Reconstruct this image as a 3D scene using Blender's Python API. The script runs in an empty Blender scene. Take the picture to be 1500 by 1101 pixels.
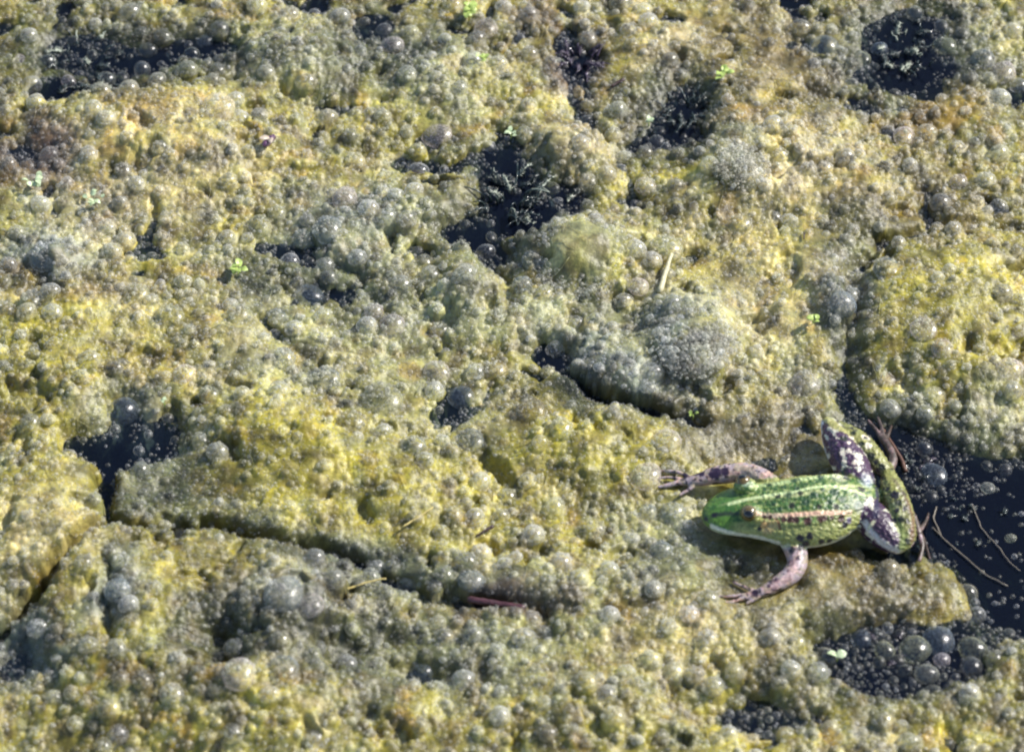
import bpy, bmesh, math, random
import numpy as np
from mathutils import Vector, Matrix
from mathutils.bvhtree import BVHTree

# ------------------------------------------------------------------ camera, sky, sun, exposure
random.seed(7)
rng = np.random.default_rng(7)
U = 0.000286                       # metres per "u": the frog is 245 u = 7 cm long
ELEV = math.radians(50)
DIST = 1.6
LENS = 36.0 * DIST / (1500 * U)
scene = bpy.context.scene
col = scene.collection

cam_d = bpy.data.cameras.new('camera')
cam = bpy.data.objects.new('camera', cam_d)
col.objects.link(cam)
scene.camera = cam
CAMP = Vector((0, -math.cos(ELEV) * DIST, math.sin(ELEV) * DIST))
cam.location = CAMP
cam.rotation_euler = (math.pi / 2 - ELEV, 0, 0)
cam_d.sensor_width = 36
cam_d.lens = LENS
cam_d.clip_start = 0.02
cam_d.clip_end = 100
cam_d.dof.use_dof = True
cam_d.dof.focus_distance = DIST + 0.03
cam_d.dof.aperture_fstop = 11

SUN_EL, SUN_AZ = math.radians(41), math.radians(24)   # azimuth measured from +X towards +Y
w = bpy.data.worlds.new("World")
scene.world = w
w.use_nodes = True
nt = w.node_tree
bg = nt.nodes['Background']
sky = nt.nodes.new('ShaderNodeTexSky')
sky.sky_type = 'NISHITA'
sky.sun_disc = False
sky.sun_elevation = SUN_EL
sky.sun_rotation = math.pi / 2 - SUN_AZ
nt.links.new(sky.outputs[0], bg.inputs[0])
bg.inputs[1].default_value = 0.12

sun_d = bpy.data.lights.new('sun', 'SUN')
sun_d.energy = 4.4
sun_d.angle = math.radians(0.5)
sun_d.color = (1.0, 0.96, 0.90)
sun = bpy.data.objects.new('sun', sun_d)
col.objects.link(sun)
sdir = Vector((math.cos(SUN_AZ) * math.cos(SUN_EL), math.sin(SUN_AZ) * math.cos(SUN_EL), math.sin(SUN_EL)))
sun.rotation_euler = sdir.to_track_quat('Z', 'Y').to_euler()
sun.location = sdir * 2

scene.view_settings.view_transform = 'Standard'
scene.view_settings.look = 'None'
scene.view_settings.exposure = 0.56
scene.view_settings.gamma = 1
scene.view_settings.use_curve_mapping = False
scene.cycles.filter_width = 2.1
scene.cycles.max_bounces = 6
scene.cycles.transparent_max_bounces = 10
scene.cycles.caustics_reflective = False
scene.cycles.caustics_refractive = False

# ------------------------------------------------------------------ helpers
def P(px, py, z=0.0):
    """photo pixel -> point (in u) of the level plane at height z (u) that it shows"""
    k = 36.0 / LENS / 1500
    d = Vector(((px - 750) * k, -(py - 550.5) * k, -1))
    a = math.pi / 2 - ELEV
    d = Vector((d.x, d.y * math.cos(a) - d.z * math.sin(a), d.y * math.sin(a) + d.z * math.cos(a)))
    c = CAMP / U
    t = (z - c.z) / d.z
    return c + d * t

def P2(px, py):
    p = P(px, py, 0)
    return p.x, p.y

def link(name, me, mat=None, parent=None, smooth=True):
    o = bpy.data.objects.new(name, me)
    col.objects.link(o)
    if mat is not None and len(me.materials) == 0:
        me.materials.append(mat)
    if smooth:
        me.polygons.foreach_set('use_smooth', [True] * len(me.polygons))
    if parent is not None:
        o.parent = parent
    return o

def empty(name, loc):
    o = bpy.data.objects.new(name, None)
    o.empty_display_size = 0.01
    o.location = loc
    col.objects.link(o)
    return o

def tag(o, label, cat, group=None, kind=None):
    if label: o['label'] = label
    if cat: o['category'] = cat
    if group: o['group'] = group
    if kind: o['kind'] = kind
    return o

def hsh(ix, iy, seed):
    h = (ix.astype(np.int64) * 374761393 + iy.astype(np.int64) * 668265263 + seed * 974711) & 0xffffffff
    h = ((h ^ (h >> 13)) * 1274126177) & 0xffffffff
    return h ^ (h >> 16)

def perlin(x, y, seed=0):
    x0 = np.floor(x); y0 = np.floor(y)
    fx = x - x0; fy = y - y0
    def g(dx, dy):
        a = (hsh(x0 + dx, y0 + dy, seed) & 0xffff) / 65536.0 * 2 * np.pi
        return np.cos(a) * (fx - dx) + np.sin(a) * (fy - dy)
    u = fx * fx * fx * (fx * (fx * 6 - 15) + 10)
    v = fy * fy * fy * (fy * (fy * 6 - 15) + 10)
    return ((g(0, 0) * (1 - u) + g(1, 0) * u) * (1 - v) + (g(0, 1) * (1 - u) + g(1, 1) * u) * v) * 1.4

def fbm(x, y, scale, octv=3, seed=0):
    s = 0; a = 1.0; f = 1.0 / scale
    for i in range(octv):
        s = s + a * perlin(x * f + 17.3 * i, y * f - 9.1 * i, seed + i)
        a *= 0.5; f *= 2.03
    return s

def sstep(a, b, x):
    t = np.clip((x - a) / (b - a), 0, 1)
    return t * t * (3 - 2 * t)

SINE = math.sin(ELEV)

# ------------------------------------------------------------------ the relief of the algae mat, in u
# every entry: centre and half axes as seen in the photograph (converted to the ground), turn, amount
MOUNDS = [  # px, py, rx, ry, rot deg, height
    (235, 190, 170, 80, 10, 16), (430, 75, 90, 55, 20, 14), (640, 110, 90, 60, 0, 8), (850, 368, 88, 52, 8, 26),
    (1012, 492, 66, 58, 0, 26), (1120, 235, 125, 85, -20, 18), (1390, 455, 125, 110, 0, 20), (1430, 570, 90, 60, 0, 8),
    (60, 765, 115, 95, -15, 24), (90, 520, 130, 110, 0, 12), (260, 900, 250, 115, 6, 26), (455, 690, 160, 95, 15, 18),
    (890, 660, 150, 55, 8, 16), (640, 690, 120, 80, 0, 8), (835, 215, 70, 36, -15, 14), (600, 300, 60, 40, 0, 10),
    (680, 425, 40, 62, 0, 14), (500, 330, 45, 40, 0, 8), (440, 900, 70, 55, 0, 14), (880, 890, 210, 70, 0, 12),
    (1130, 900, 110, 70, 0, 12), (1250, 850, 110, 50, 0, 7), (1430, 850, 55, 60, 0, 6), (1430, 160, 80, 50, 0, 8),
    (760, 460, 70, 50, 0, 8), (900, 540, 90, 50, 30, 14), (1190, 420, 80, 100, 0, 8), (680, 270, 40, 22, 0, 6),
    (1070, 700, 60, 60, 0, -6), (560, 440, 60, 60, 0, 4), (1260, 280, 60, 60, 0, 8), (720, 830, 120, 60, 0, 8),
    (1180, 960, 60, 40, 0, 4), (330, 540, 90, 70, 0, 6), (1060, 130, 60, 50, 0, 6), (950, 60, 80, 50, 0, 8),
    (390, 1040, 200, 60, 0, 16), (900, 1040, 240, 60, 0, 14), (1480, 1000, 120, 60, 0, 8), (90, 1020, 120, 50, 0, 8),
    (420, 640, 80, 50, 20, 10), (1220, 445, 26, 42, -10, 12), (70, 370, 38, 30, 0, 10), (1080, 600, 90, 40, 0, 8),
]
HOLES = [   # px, py, rx, ry, rot, depth: down to and below the water
    (80, 125, 42, 20, 0, 46), (190, 85, 70, 24, -8, 26), (120, 70, 50, 30, 0, 20), (300, 60, 60, 18, -4, 30), (170, 120, 60, 16, 0, 22),
    (748, 268, 52, 52, 0, 40), (775, 312, 48, 30, 10, 44), (735, 225, 26, 30, 0, 30), (700, 335, 50, 18, 0, 16), (836, 277, 22, 20, 0, 38),
    (1003, 150, 30, 48, 15, 38), (985, 195, 40, 20, 0, 16), (850, 82, 32, 32, 30, 32), (825, 68, 14, 16, 0, 26),
    (1325, 45, 50, 40, 0, 40), (1345, 95, 55, 34, 0, 28), (1290, 65, 26, 20, 0, 26), (1290, 110, 60, 22, 0, 12),
    (150, 655, 60, 24, 5, 48), (178, 605, 26, 32, 0, 34), (158, 688, 14, 34, 0, 44), (235, 632, 36, 24, 20, 30), (115, 640, 30, 18, 0, 26),
    (1425, 745, 70, 55, 25, 66), (1370, 690, 60, 42, 20, 52), (1330, 660, 46, 28, 25, 34), (1475, 800, 58, 66, 0, 66), (1490, 880, 50, 36, 0, 40),
    (1480, 730, 60, 46, 0, 60), (1440, 695, 66, 16, 5, 32), (1400, 770, 40, 30, 20, 40),
    (1215, 950, 46, 26, 0, 30), (1268, 962, 50, 30, 0, 34), (1290, 920, 50, 22, 0, 26), (1405, 968, 54, 34, 0, 36), (1350, 945, 60, 26, 0, 26),
    (1400, 930, 46, 24, 0, 28), (1310, 985, 60, 20, 0, 34), (1090, 1045, 90, 26, 0, 40),
    (490, 955, 40, 20, 0, 30), (320, 950, 38, 26, 0, 34), (620, 985, 60, 16, 0, 30), (540, 935, 50, 14, 0, 16), (330, 985, 40, 14, 0, 22),
    (28, 965, 40, 30, 0, 34), (690, 882, 24, 11, 5, 34), (740, 888, 40, 9, 0, 20), (545, 30, 46, 34, 0, 18), (610, 70, 40, 20, 0, 10),
    (30, 215, 42, 22, 0, 16), (1305, 350, 45, 16, 0, 14), (1262, 385, 30, 14, 0, 18), (480, 150, 40, 14, 0, 14), (430, 362, 44, 15, 10, 18),
    (665, 592, 22, 26, 30, 28), (655, 580, 16, 30, 30, 10), (818, 512, 34, 14, 10, 42), (720, 360, 44, 16, 25, 24), (690, 330, 30, 22, 0, 20), (470, 430, 50, 22, 0, 12),
    (1490, 395, 34, 10, 0, 22), (540, 255, 60, 10, -10, 8), (620, 235, 70, 12, 8, 10), (1380, 130, 40, 20, 0, 12),
    (0, 30, 30, 16, 0, 16), (1475, 130, 40, 14, 0, 20), (1495, 500, 20, 12, 0, 22), (1300, 810, 60, 14, 10, 16), (1240, 800, 70, 12, -8, 8),
    (1085, 838, 40, 22, 0, 14), (500, 470, 36, 12, 0, 8), (920, 590, 60, 20, 10, 14), (560, 820, 50, 14, 15, 12),
]
CRACKS = [  # polyline, width, depth
    ([(150, 700), (160, 745), (166, 776), (232, 780), (318, 774), (372, 792), (440, 800), (500, 812), (556, 836), (604, 862)], 10, 34),
    ([(166, 776), (132, 802), (82, 852), (36, 902), (-20, 940)], 9, 34),
    ([(796, 508), (830, 540), (872, 572), (940, 592), (1024, 614)], 10, 30),
    ([(1246, 400), (1246, 480), (1232, 560), (1262, 605), (1312, 655)], 18, 24),
    ([(166, 846), (160, 900), (162, 965)], 9, 22),
    ([(655, 330), (700, 366), (740, 408), (745, 440)], 11, 18),
    ([(600, 225), (660, 238), (715, 214)], 9, 18),
    ([(560, 240), (470, 236), (380, 250)], 7, 9),
    ([(380, 350), (440, 372), (520, 392), (560, 450)], 10, 13),
    ([(640, 640), (690, 600), (720, 560)], 8, 12),
    ([(1240, 395), (1300, 350), (1390, 322), (1500, 330)], 10, 15),
    ([(930, 280), (910, 215), (960, 190)], 12, 15),
    ([(1000, 420), (960, 440), (900, 430)], 8, 10),
    ([(600, 862), (660, 876), (700, 880)], 8, 16),
    ([(830, 130), (880, 190), (900, 230)], 12, 13),
    ([(1180, 120), (1250, 150), (1320, 150)], 12, 12),
    ([(400, 480), (470, 540), (490, 600)], 9, 9),
    ([(1010, 880), (900, 905), (800, 900), (760, 888)], 7, 10),
    ([(330, 900), (380, 860), (360, 840), (260, 850)], 7, 10),
]
WATER_Z = -17.0

def feat(x, y, f, pw=1.0):
    cx, cy = P2(f[0], f[1])
    a = math.radians(f[4])
    dx = x - cx; dy = (y - cy) * SINE
    ex = (dx * math.cos(a) + dy * -math.sin(a)) / f[2]
    ey = (dx * math.sin(a) + dy * math.cos(a)) / f[3]
    return ex * ex + ey * ey

def seg_d2(x, y, pts):
    best = None
    g = [P2(*p) for p in pts]
    for (ax, ay), (bx, by) in zip(g[:-1], g[1:]):
        vx, vy = bx - ax, by - ay
        t = np.clip(((x - ax) * vx + (y - ay) * vy) / (vx * vx + vy * vy), 0, 1)
        d = (x - ax - t * vx) ** 2 + (y - ay - t * vy) ** 2
        best = d if best is None else np.minimum(best, d)
    return best

FRAME_X = 790.0
def height(x, y, detail=True):
    wx = x + 7 * fbm(x, y, 50, 3, 11)
    wy = y + 9 * fbm(x, y, 50, 3, 23)
    h = -8.0 + 6.0 * fbm(x, y, 150, 2, 1) + 5.0 * fbm(wx, wy, 62, 2, 5)
    for f in MOUNDS:
        r2 = feat(wx, wy, f)
        h = h + 2.1 * f[5] * np.exp(-np.power(r2, 1.35) * 0.9)
    cut = 16 * sstep(.30, .75, fbm(wx, wy, 75, 3, 91)) * (1 - np.exp(-feat(wx, wy, (1150, 760, 190, 120, 0)) ** 2))
    for f in HOLES:
        r2 = feat(wx, wy, f)
        cut = cut + f[5] * (1.35 if f[0] > 1300 and 600 < f[1] < 900 else 1.12) * np.exp(-np.power(r2, 1.1))
    for pts, wd, dp in CRACKS:
        cut = cut + dp * (1.3 if dp >= 30 else .85) * np.exp(-seg_d2(wx, wy, pts) / (wd * wd))
    # beyond the frame the same kind of ground goes on
    out = np.maximum(sstep(770, 860, np.abs(x)), sstep(700, 780, np.abs(y - 20)))
    n = fbm(x, y, 130, 3, 77)
    cut = cut + out * 46 * sstep(0.28, 0.62, n)
    h = h - cut
    bx, by = P2(1165, 752)
    bed = np.exp(-np.power(feat(wx, wy, (1150, 752, 135, 62, 0)), 3)) + np.exp(-np.power(feat(wx, wy, (1022, 702, 66, 24, 0)), 3)) + np.exp(-np.power(feat(wx, wy, (1110, 862, 66, 36, 0)), 3)) + np.exp(-np.power(feat(wx, wy, (1240, 655, 60, 56, 0)), 3))
    bed = np.clip(bed * 1.3, 0, 1)
    h = np.where(h > 1.5, h * (1 - bed) + 3.4 * bed, h)
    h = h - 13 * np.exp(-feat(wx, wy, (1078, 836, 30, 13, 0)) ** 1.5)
    # gentle floor so deep holes stay shallow under the water
    h = np.where(h < -60, -60 + (h + 60) * 0.15, h)
    if detail:
        k = sstep(-30, 0, h)
        h = h + (0.4 + 0.6 * k) * (1 - .35 * bed) * (2.2 * fbm(x, y, 24, 2, 31) + 0.5 * (1 - 2 * np.abs(fbm(x, y, 11, 2, 41))))
        h = h + 0.25 * fbm(x, y, 4.6, 2, 51)
    return h

# ------------------------------------------------------------------ what the algae looks like where
C_Y = np.array((0.330, 0.295, 0.075)); C_YG = np.array((0.400, 0.358, 0.064)); C_P = np.array((0.66, 0.57, 0.39))
C_G = np.array((0.36, 0.37, 0.25)); C_B = np.array((0.19, 0.23, 0.275)); C_T = np.array((0.045, 0.062, 0.036))  # C_B puts blue sky reflection into the tint
C_O = np.array((0.46, 0.28, 0.05)); C_M = np.array((0.13, 0.08, 0.09)); C_BR = np.array((0.19, 0.145, 0.065))
C_L = np.array((0.56, 0.50, 0.50))
TINTS = [  # px, py, rx, ry, rot, colour, strength
    (420, 80, 90, 60, 0, C_G, 2.0), (120, 60, 130, 60, 0, C_T, 3), (300, 60, 80, 26, 0, C_T, 3), (240, 240, 150, 90, 0, C_P, .7),
    (210, 165, 40, 40, 0, C_O, .9), (500, 100, 60, 40, 0, C_T, 1.0), (560, 60, 70, 60, 0, C_T, 2.2), (640, 110, 90, 70, 0, C_G, 1.8),
    (570, 180, 60, 40, 0, C_YG, 1.2), (30, 225, 60, 40, 0, C_M, 2.2), (60, 300, 60, 40, 0, C_G, 1.2), (120, 300, 60, 60, 0, C_L, .7),
    (70, 370, 60, 40, 0, C_B, 2.2), (500, 320, 80, 60, 0, C_B, 1.3), (600, 310, 70, 50, 0, C_G, 1.6), (460, 420, 160, 70, 10, C_G, 1.6),
    (470, 400, 100, 40, 10, C_T, 1.2), (390, 520, 110, 60, 0, C_G, 1.3), (600, 440, 70, 90, 0, C_G, 1.2), (680, 430, 40, 60, 0, C_G, 2),
    (620, 600, 110, 60, 0, C_G, 1.2), (90, 500, 120, 100, 0, C_YG, .8), (100, 640, 60, 60, 0, C_YG, .8), (60, 740, 100, 70, 0, C_YG, 1.1),
    (60, 800, 90, 60, 0, C_P, 1.1), (450, 670, 160, 90, 10, C_YG, 1.8), (900, 655, 120, 45, 8, C_YG, 2.4), (700, 700, 160, 70, 0, C_YG, 1.2),
    (750, 270, 70, 70, 0, C_T, 4), (840, 280, 30, 26, 0, C_T, 2.5), (850, 370, 95, 55, 0, C_G, 1.7), (1010, 490, 75, 62, 0, C_G, 2.6),
    (985, 480, 45, 60, 0, C_B, 1.8), (900, 540, 110, 50, 30, C_B, 1.9), (840, 210, 75, 40, 0, C_P, 1.4), (1000, 150, 50, 60, 0, C_T, 3.5),  # C_B on the grey dome's left paints its shaded side
    (850, 90, 45, 45, 0, C_M, 2.2), (800, 30, 50, 50, 0, C_M, 1.0), (1120, 60, 100, 60, 0, C_BR, 1.4), (1340, 60, 90, 70, 0, C_T, 3), (1230, 60, 50, 30, 0, C_G, 1.8),
    (1090, 215, 45, 50, 0, C_G, 1.9), (1160, 260, 90, 60, 0, C_P, 1.4), (1090, 172, 50, 14, -8, C_O, 2.5), (1380, 155, 60, 34, -25, C_O, 3.2),
    (1390, 460, 110, 90, 0, C_YG, 1.5), (1130, 420, 100, 90, 0, C_P, .9), (1240, 440, 34, 60, 0, C_B, 1.8), (1190, 540, 40, 50, 0, C_G, 1.4),
    (1250, 560, 30, 80, 0, C_T, 2.0), (1160, 180, 130, 40, 0, C_BR, .8), (1350, 300, 130, 60, 0, C_BR, 1.4), (1440, 90, 60, 80, 0, C_G, 1.0),
    (1460, 400, 60, 120, 0, C_YG, .7), (1400, 600, 120, 30, 0, C_G, 1.5), (1100, 630, 110, 45, 0, C_BR, 1.9), (1060, 620, 60, 30, 0, C_B, .8),
    (1000, 770, 60, 60, 0, C_G, 1.8), (980, 820, 80, 40, 0, C_G, 1.4), (1340, 720, 60, 90, 0, C_T, 3.5), (1200, 850, 110, 50, 0, C_BR, 1.6), (1420, 850, 60, 50, 0, C_YG, .6),
    (1330, 870, 100, 40, 0, C_BR, 1.0), (1380, 900, 30, 16, 0, C_O, 1.2), (1160, 870, 80, 40, 0, C_G, .8), (1050, 940, 120, 40, 0, C_P, 1.2), (1090, 960, 50, 30, 0, C_YG, 1.0),
    (740, 885, 70, 16, 0, C_M, 3.0), (640, 860, 160, 30, 0, C_G, 1.5), (650, 960, 160, 45, 0, C_G, 2.0), (560, 960, 90, 40, 0, C_T, 1.6),
    (430, 880, 50, 40, 0, C_B, 2.4), (330, 940, 60, 40, 0, C_T, 2.0), (170, 870, 30, 50, 0, C_B, 2.6), (250, 820, 170, 40, 0, C_YG, 1.0),
    (30, 960, 50, 40, 0, C_B, 2.4), (220, 720, 70, 60, 0, C_T, 1.9), (250, 700, 60, 40, 0, C_G, 1.2), (200, 620, 70, 50, 0, C_B, 1.6),
    (480, 810, 110, 26, 12, C_B, 2.0), (420, 560, 60, 40, 0, C_G, 1.0), (20, 60, 60, 60, 0, C_YG, .8), (1000, 60, 60, 60, 0, C_P, .8),
    (200, 440, 80, 30, 0, C_P, .5), (330, 480, 60, 60, 0, C_O, .35), (230, 540, 60, 26, 0, C_O, .5), (760, 600, 40, 30, 0, C_BR, 1.0), (860, 470, 80, 40, 0, C_G, 1.4),
    (760, 460, 60, 40, 0, C_G, .8), (720, 370, 60, 30, 0, C_T, 1.8), (1180, 330, 80, 50, 0, C_YG, .7), (1040, 400, 60, 20, 0, C_YG, 1.2), (960, 440, 60, 30, 0, C_YG, .8),
    (1410, 655, 120, 36, 8, C_T, 4), (190, 85, 150, 46, 0, C_T, 3), (480, 950, 190, 40, 0, C_T, 2.4), (470, 826, 120, 20, 14, C_T, 3), (1240, 560, 26, 90, 0, C_T, 3),  # C_T along cracks and lows paints their shade into the mat colour
    (460, 400, 120, 40, 12, C_T, 1.6), (1330, 80, 100, 70, 0, C_T, 3), (1290, 960, 150, 50, 0, C_T, 2.5), (230, 735, 60, 40, 0, C_T, 1.5), (690, 345, 60, 20, 20, C_T, 2.5),
    (560, 70, 80, 40, 0, C_T, 2), (940, 190, 60, 60, 0, C_T, 1.5), (880, 575, 110, 30, 20, C_T, 2), (1030, 800, 70, 50, 0, C_T, 1.2), (1100, 640, 90, 30, 0, C_T, 1.0), (20, 960, 60, 40, 0, C_T, 2), (50, 215, 60, 36, 0, C_M, 2),
    (250, 720, 70, 60, 0, C_T, 1.2), (640, 850, 140, 24, 10, C_T, 1.4), (1280, 350, 70, 40, 0, C_T, 1.6), (420, 900, 120, 80, 0, C_BR, .8), (1380, 130, 70, 60, 0, C_T, 1.6), (1120, 100, 120, 50, 0, C_BR, 1.2),
    (1080, 838, 38, 18, 0, C_T, 4), (1210, 808, 70, 14, -10, C_BR, 3), (1120, 960, 90, 30, 0, C_YG, .6), (90, 420, 110, 30, 0, C_BR, 1.3), (560, 790, 120, 30, 0, C_YG, .8), (1470, 700, 60, 30, 0, C_B, .8),  # C_T and C_BR by the frog's arm and belly paint its cast shadow
]

def tint(x, y):
    wx = x + 26 * fbm(x, y, 60, 3, 211)
    wy = y + 26 * fbm(x, y, 60, 3, 223)
    n1 = fbm(x, y, 90, 3, 301); n2 = fbm(x, y, 34, 3, 311); n3 = fbm(x, y, 60, 3, 331)
    acc = C_Y[None, :] * np.ones((len(x), 1))
    wsum = np.ones(len(x))
    def add(c, wt):
        nonlocal acc, wsum
        acc = acc + c[None, :] * wt[:, None]; wsum = wsum + wt
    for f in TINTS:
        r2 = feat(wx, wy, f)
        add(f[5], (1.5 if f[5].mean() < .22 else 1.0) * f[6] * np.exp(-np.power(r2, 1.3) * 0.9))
    add(C_YG, 1.3 * sstep(0.0, 0.7, n1)); add(C_G, 1.0 * sstep(0.1, 0.7, n2)); add(C_O, 0.8 * sstep(0.35, 0.8, n3))
    add(C_BR, 1.6 * sstep(0.1, 0.6, -n2)); add(C_T, 1.2 * sstep(.25, .7, fbm(x, y, 45, 3, 351))); add(C_P, 0.7 * sstep(0.1, 0.7, -n3)); add(C_T, 0.7 * sstep(0.3, 0.8, -n1))
    st = 1 + .42 * fbm(wx, wy, 75, 3, 401) + .32 * fbm(x, y, 24, 2, 411)
    return acc / wsum[:, None] * np.clip(st, .3, 1.6)[:, None]

# ------------------------------------------------------------------ materials
def new_mat(name):
    m = bpy.data.materials.new(name)
    m.use_nodes = True
    t = m.node_tree
    for n in list(t.nodes):
        t.nodes.remove(n)
    out = t.nodes.new('ShaderNodeOutputMaterial')
    return m, t, out

def N(t, typ, **kw):
    n = t.nodes.new(typ)
    for k, v in kw.items():
        if k.startswith('i_'):
            n.inputs[k[2:].replace('_', ' ')].default_value = v
        else:
            setattr(n, k, v)
    return n

def mat_algae():
    m, t, out = new_mat('algae')
    b = N(t, 'ShaderNodeBsdfPrincipled')
    a = N(t, 'ShaderNodeAttribute', attribute_name='col')
    tc = N(t, 'ShaderNodeNewGeometry')
    n1 = N(t, 'ShaderNodeTexNoise'); n1.inputs['Scale'].default_value = 700; n1.inputs['Detail'].default_value = 5
    n2 = N(t, 'ShaderNodeTexNoise'); n2.inputs['Scale'].default_value = 1500; n2.inputs['Detail'].default_value = 3
    t.links.new(tc.outputs['Position'], n1.inputs['Vector']); t.links.new(tc.outputs['Position'], n2.inputs['Vector'])
    mr = N(t, 'ShaderNodeMapRange'); mr.inputs['From Min'].default_value = .3; mr.inputs['From Max'].default_value = .7
    mr.inputs['To Min'].default_value = .7; mr.inputs['To Max'].default_value = 1.3
    t.links.new(n1.outputs['Fac'], mr.inputs['Value'])
    mx = N(t, 'ShaderNodeVectorMath', operation='SCALE')
    t.links.new(a.outputs['Color'], mx.inputs[0]); t.links.new(mr.outputs[0], mx.inputs['Scale'])
    t.links.new(mx.outputs[0], b.inputs['Base Color'])
    b.inputs['Roughness'].default_value = 0.36
    b.inputs['Subsurface Weight'].default_value = 0.7; b.inputs['Subsurface Scale'].default_value = 0.0016
    b.inputs['Subsurface Radius'].default_value = (1.0, .8, .35)
    bp = N(t, 'ShaderNodeBump'); bp.inputs['Strength'].default_value = 0.6; bp.inputs['Distance'].default_value = 0.0005
    t.links.new(n2.outputs['Fac'], bp.inputs['Height']); t.links.new(bp.outputs[0], b.inputs['Normal'])
    t.links.new(b.outputs[0], out.inputs[0])
    return m

def mat_bubble(name, instancer, cover_lo, cover_hi, rough=0.07, ior=1.5):
    """thin wet film with specks of algae: see-through where thin, gathering colour towards its rim, sky on top"""
    m, t, out = new_mat(name)
    if instancer:
        a = N(t, 'ShaderNodeAttribute', attribute_name='tint', attribute_type='INSTANCER'); ac = a.outputs['Color']
        cv = N(t, 'ShaderNodeAttribute', attribute_name='cover', attribute_type='INSTANCER'); cvo = cv.outputs['Fac']
    else:
        oi = N(t, 'ShaderNodeObjectInfo'); ac = oi.outputs['Color']
        cvo = oi.outputs['Alpha']
    geo = N(t, 'ShaderNodeNewGeometry')
    nz = N(t, 'ShaderNodeTexNoise'); nz.inputs['Scale'].default_value = 1300; nz.inputs['Detail'].default_value = 4
    t.links.new(geo.outputs['Position'], nz.inputs['Vector'])
    sp = N(t, 'ShaderNodeMapRange'); sp.inputs['From Min'].default_value = .42; sp.inputs['From Max'].default_value = .62
    sp.inputs['To Min'].default_value = cover_lo; sp.inputs['To Max'].default_value = cover_hi
    t.links.new(nz.outputs['Fac'], sp.inputs['Value'])
    lw = N(t, 'ShaderNodeLayerWeight'); lw.inputs['Blend'].default_value = 0.35
    pw = N(t, 'ShaderNodeMath', operation='POWER'); pw.inputs[1].default_value = 2.4
    t.links.new(lw.outputs['Facing'], pw.inputs[0])
    ad = N(t, 'ShaderNodeMath', operation='MULTIPLY'); ad.inputs[1].default_value = 0.9
    t.links.new(pw.outputs[0], ad.inputs[0])
    s1 = N(t, 'ShaderNodeMath', operation='ADD'); t.links.new(ad.outputs[0], s1.inputs[0]); t.links.new(sp.outputs[0], s1.inputs[1])
    s2 = N(t, 'ShaderNodeMath', operation='ADD', use_clamp=True); t.links.new(s1.outputs[0], s2.inputs[0]); t.links.new(cvo, s2.inputs[1])
    df = N(t, 'ShaderNodeBsdfDiffuse'); tl = N(t, 'ShaderNodeBsdfTranslucent')
    hsv = N(t, 'ShaderNodeMapRange'); hsv.inputs['To Min'].default_value = .6; hsv.inputs['To Max'].default_value = 1.4
    t.links.new(nz.outputs['Fac'], hsv.inputs['Value'])
    sc = N(t, 'ShaderNodeVectorMath', operation='SCALE'); t.links.new(ac, sc.inputs[0]); t.links.new(hsv.outputs[0], sc.inputs['Scale'])
    t.links.new(sc.outputs[0], df.inputs['Color']); t.links.new(sc.outputs[0], tl.inputs['Color'])
    m1 = N(t, 'ShaderNodeMixShader'); m1.inputs[0].default_value = 0.6
    t.links.new(df.outputs[0], m1.inputs[1]); t.links.new(tl.outputs[0], m1.inputs[2])
    tr = N(t, 'ShaderNodeBsdfTransparent')
    m2 = N(t, 'ShaderNodeMixShader')
    t.links.new(s2.outputs[0], m2.inputs[0]); t.links.new(tr.outputs[0], m2.inputs[1]); t.links.new(m1.outputs[0], m2.inputs[2])
    gl = N(t, 'ShaderNodeBsdfGlossy'); gl.inputs['Roughness'].default_value = rough
    fr = N(t, 'ShaderNodeFresnel'); fr.inputs['IOR'].default_value = ior
    bp = N(t, 'ShaderNodeBump'); bp.inputs['Strength'].default_value = 0.35; bp.inputs['Distance'].default_value = 0.0003
    t.links.new(nz.outputs['Fac'], bp.inputs['Height'])
    t.links.new(bp.outputs[0], gl.inputs['Normal']); t.links.new(bp.outputs[0], df.inputs['Normal']); t.links.new(bp.outputs[0], fr.inputs['Normal'])
    # the wet sheen belongs to the outer face of the skin only
    inv_ = N(t, 'ShaderNodeMath', operation='SUBTRACT'); inv_.inputs[0].default_value = 1; t.links.new(geo.outputs['Backfacing'], inv_.inputs[1])
    fm = N(t, 'ShaderNodeMath', operation='MULTIPLY'); t.links.new(fr.outputs[0], fm.inputs[0]); t.links.new(inv_.outputs[0], fm.inputs[1])
    m3 = N(t, 'ShaderNodeMixShader'); t.links.new(fm.outputs[0], m3.inputs[0])
    t.links.new(m2.outputs[0], m3.inputs[1]); t.links.new(gl.outputs[0], m3.inputs[2])
    t.links.new(m3.outputs[0], out.inputs[0])
    return m

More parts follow.
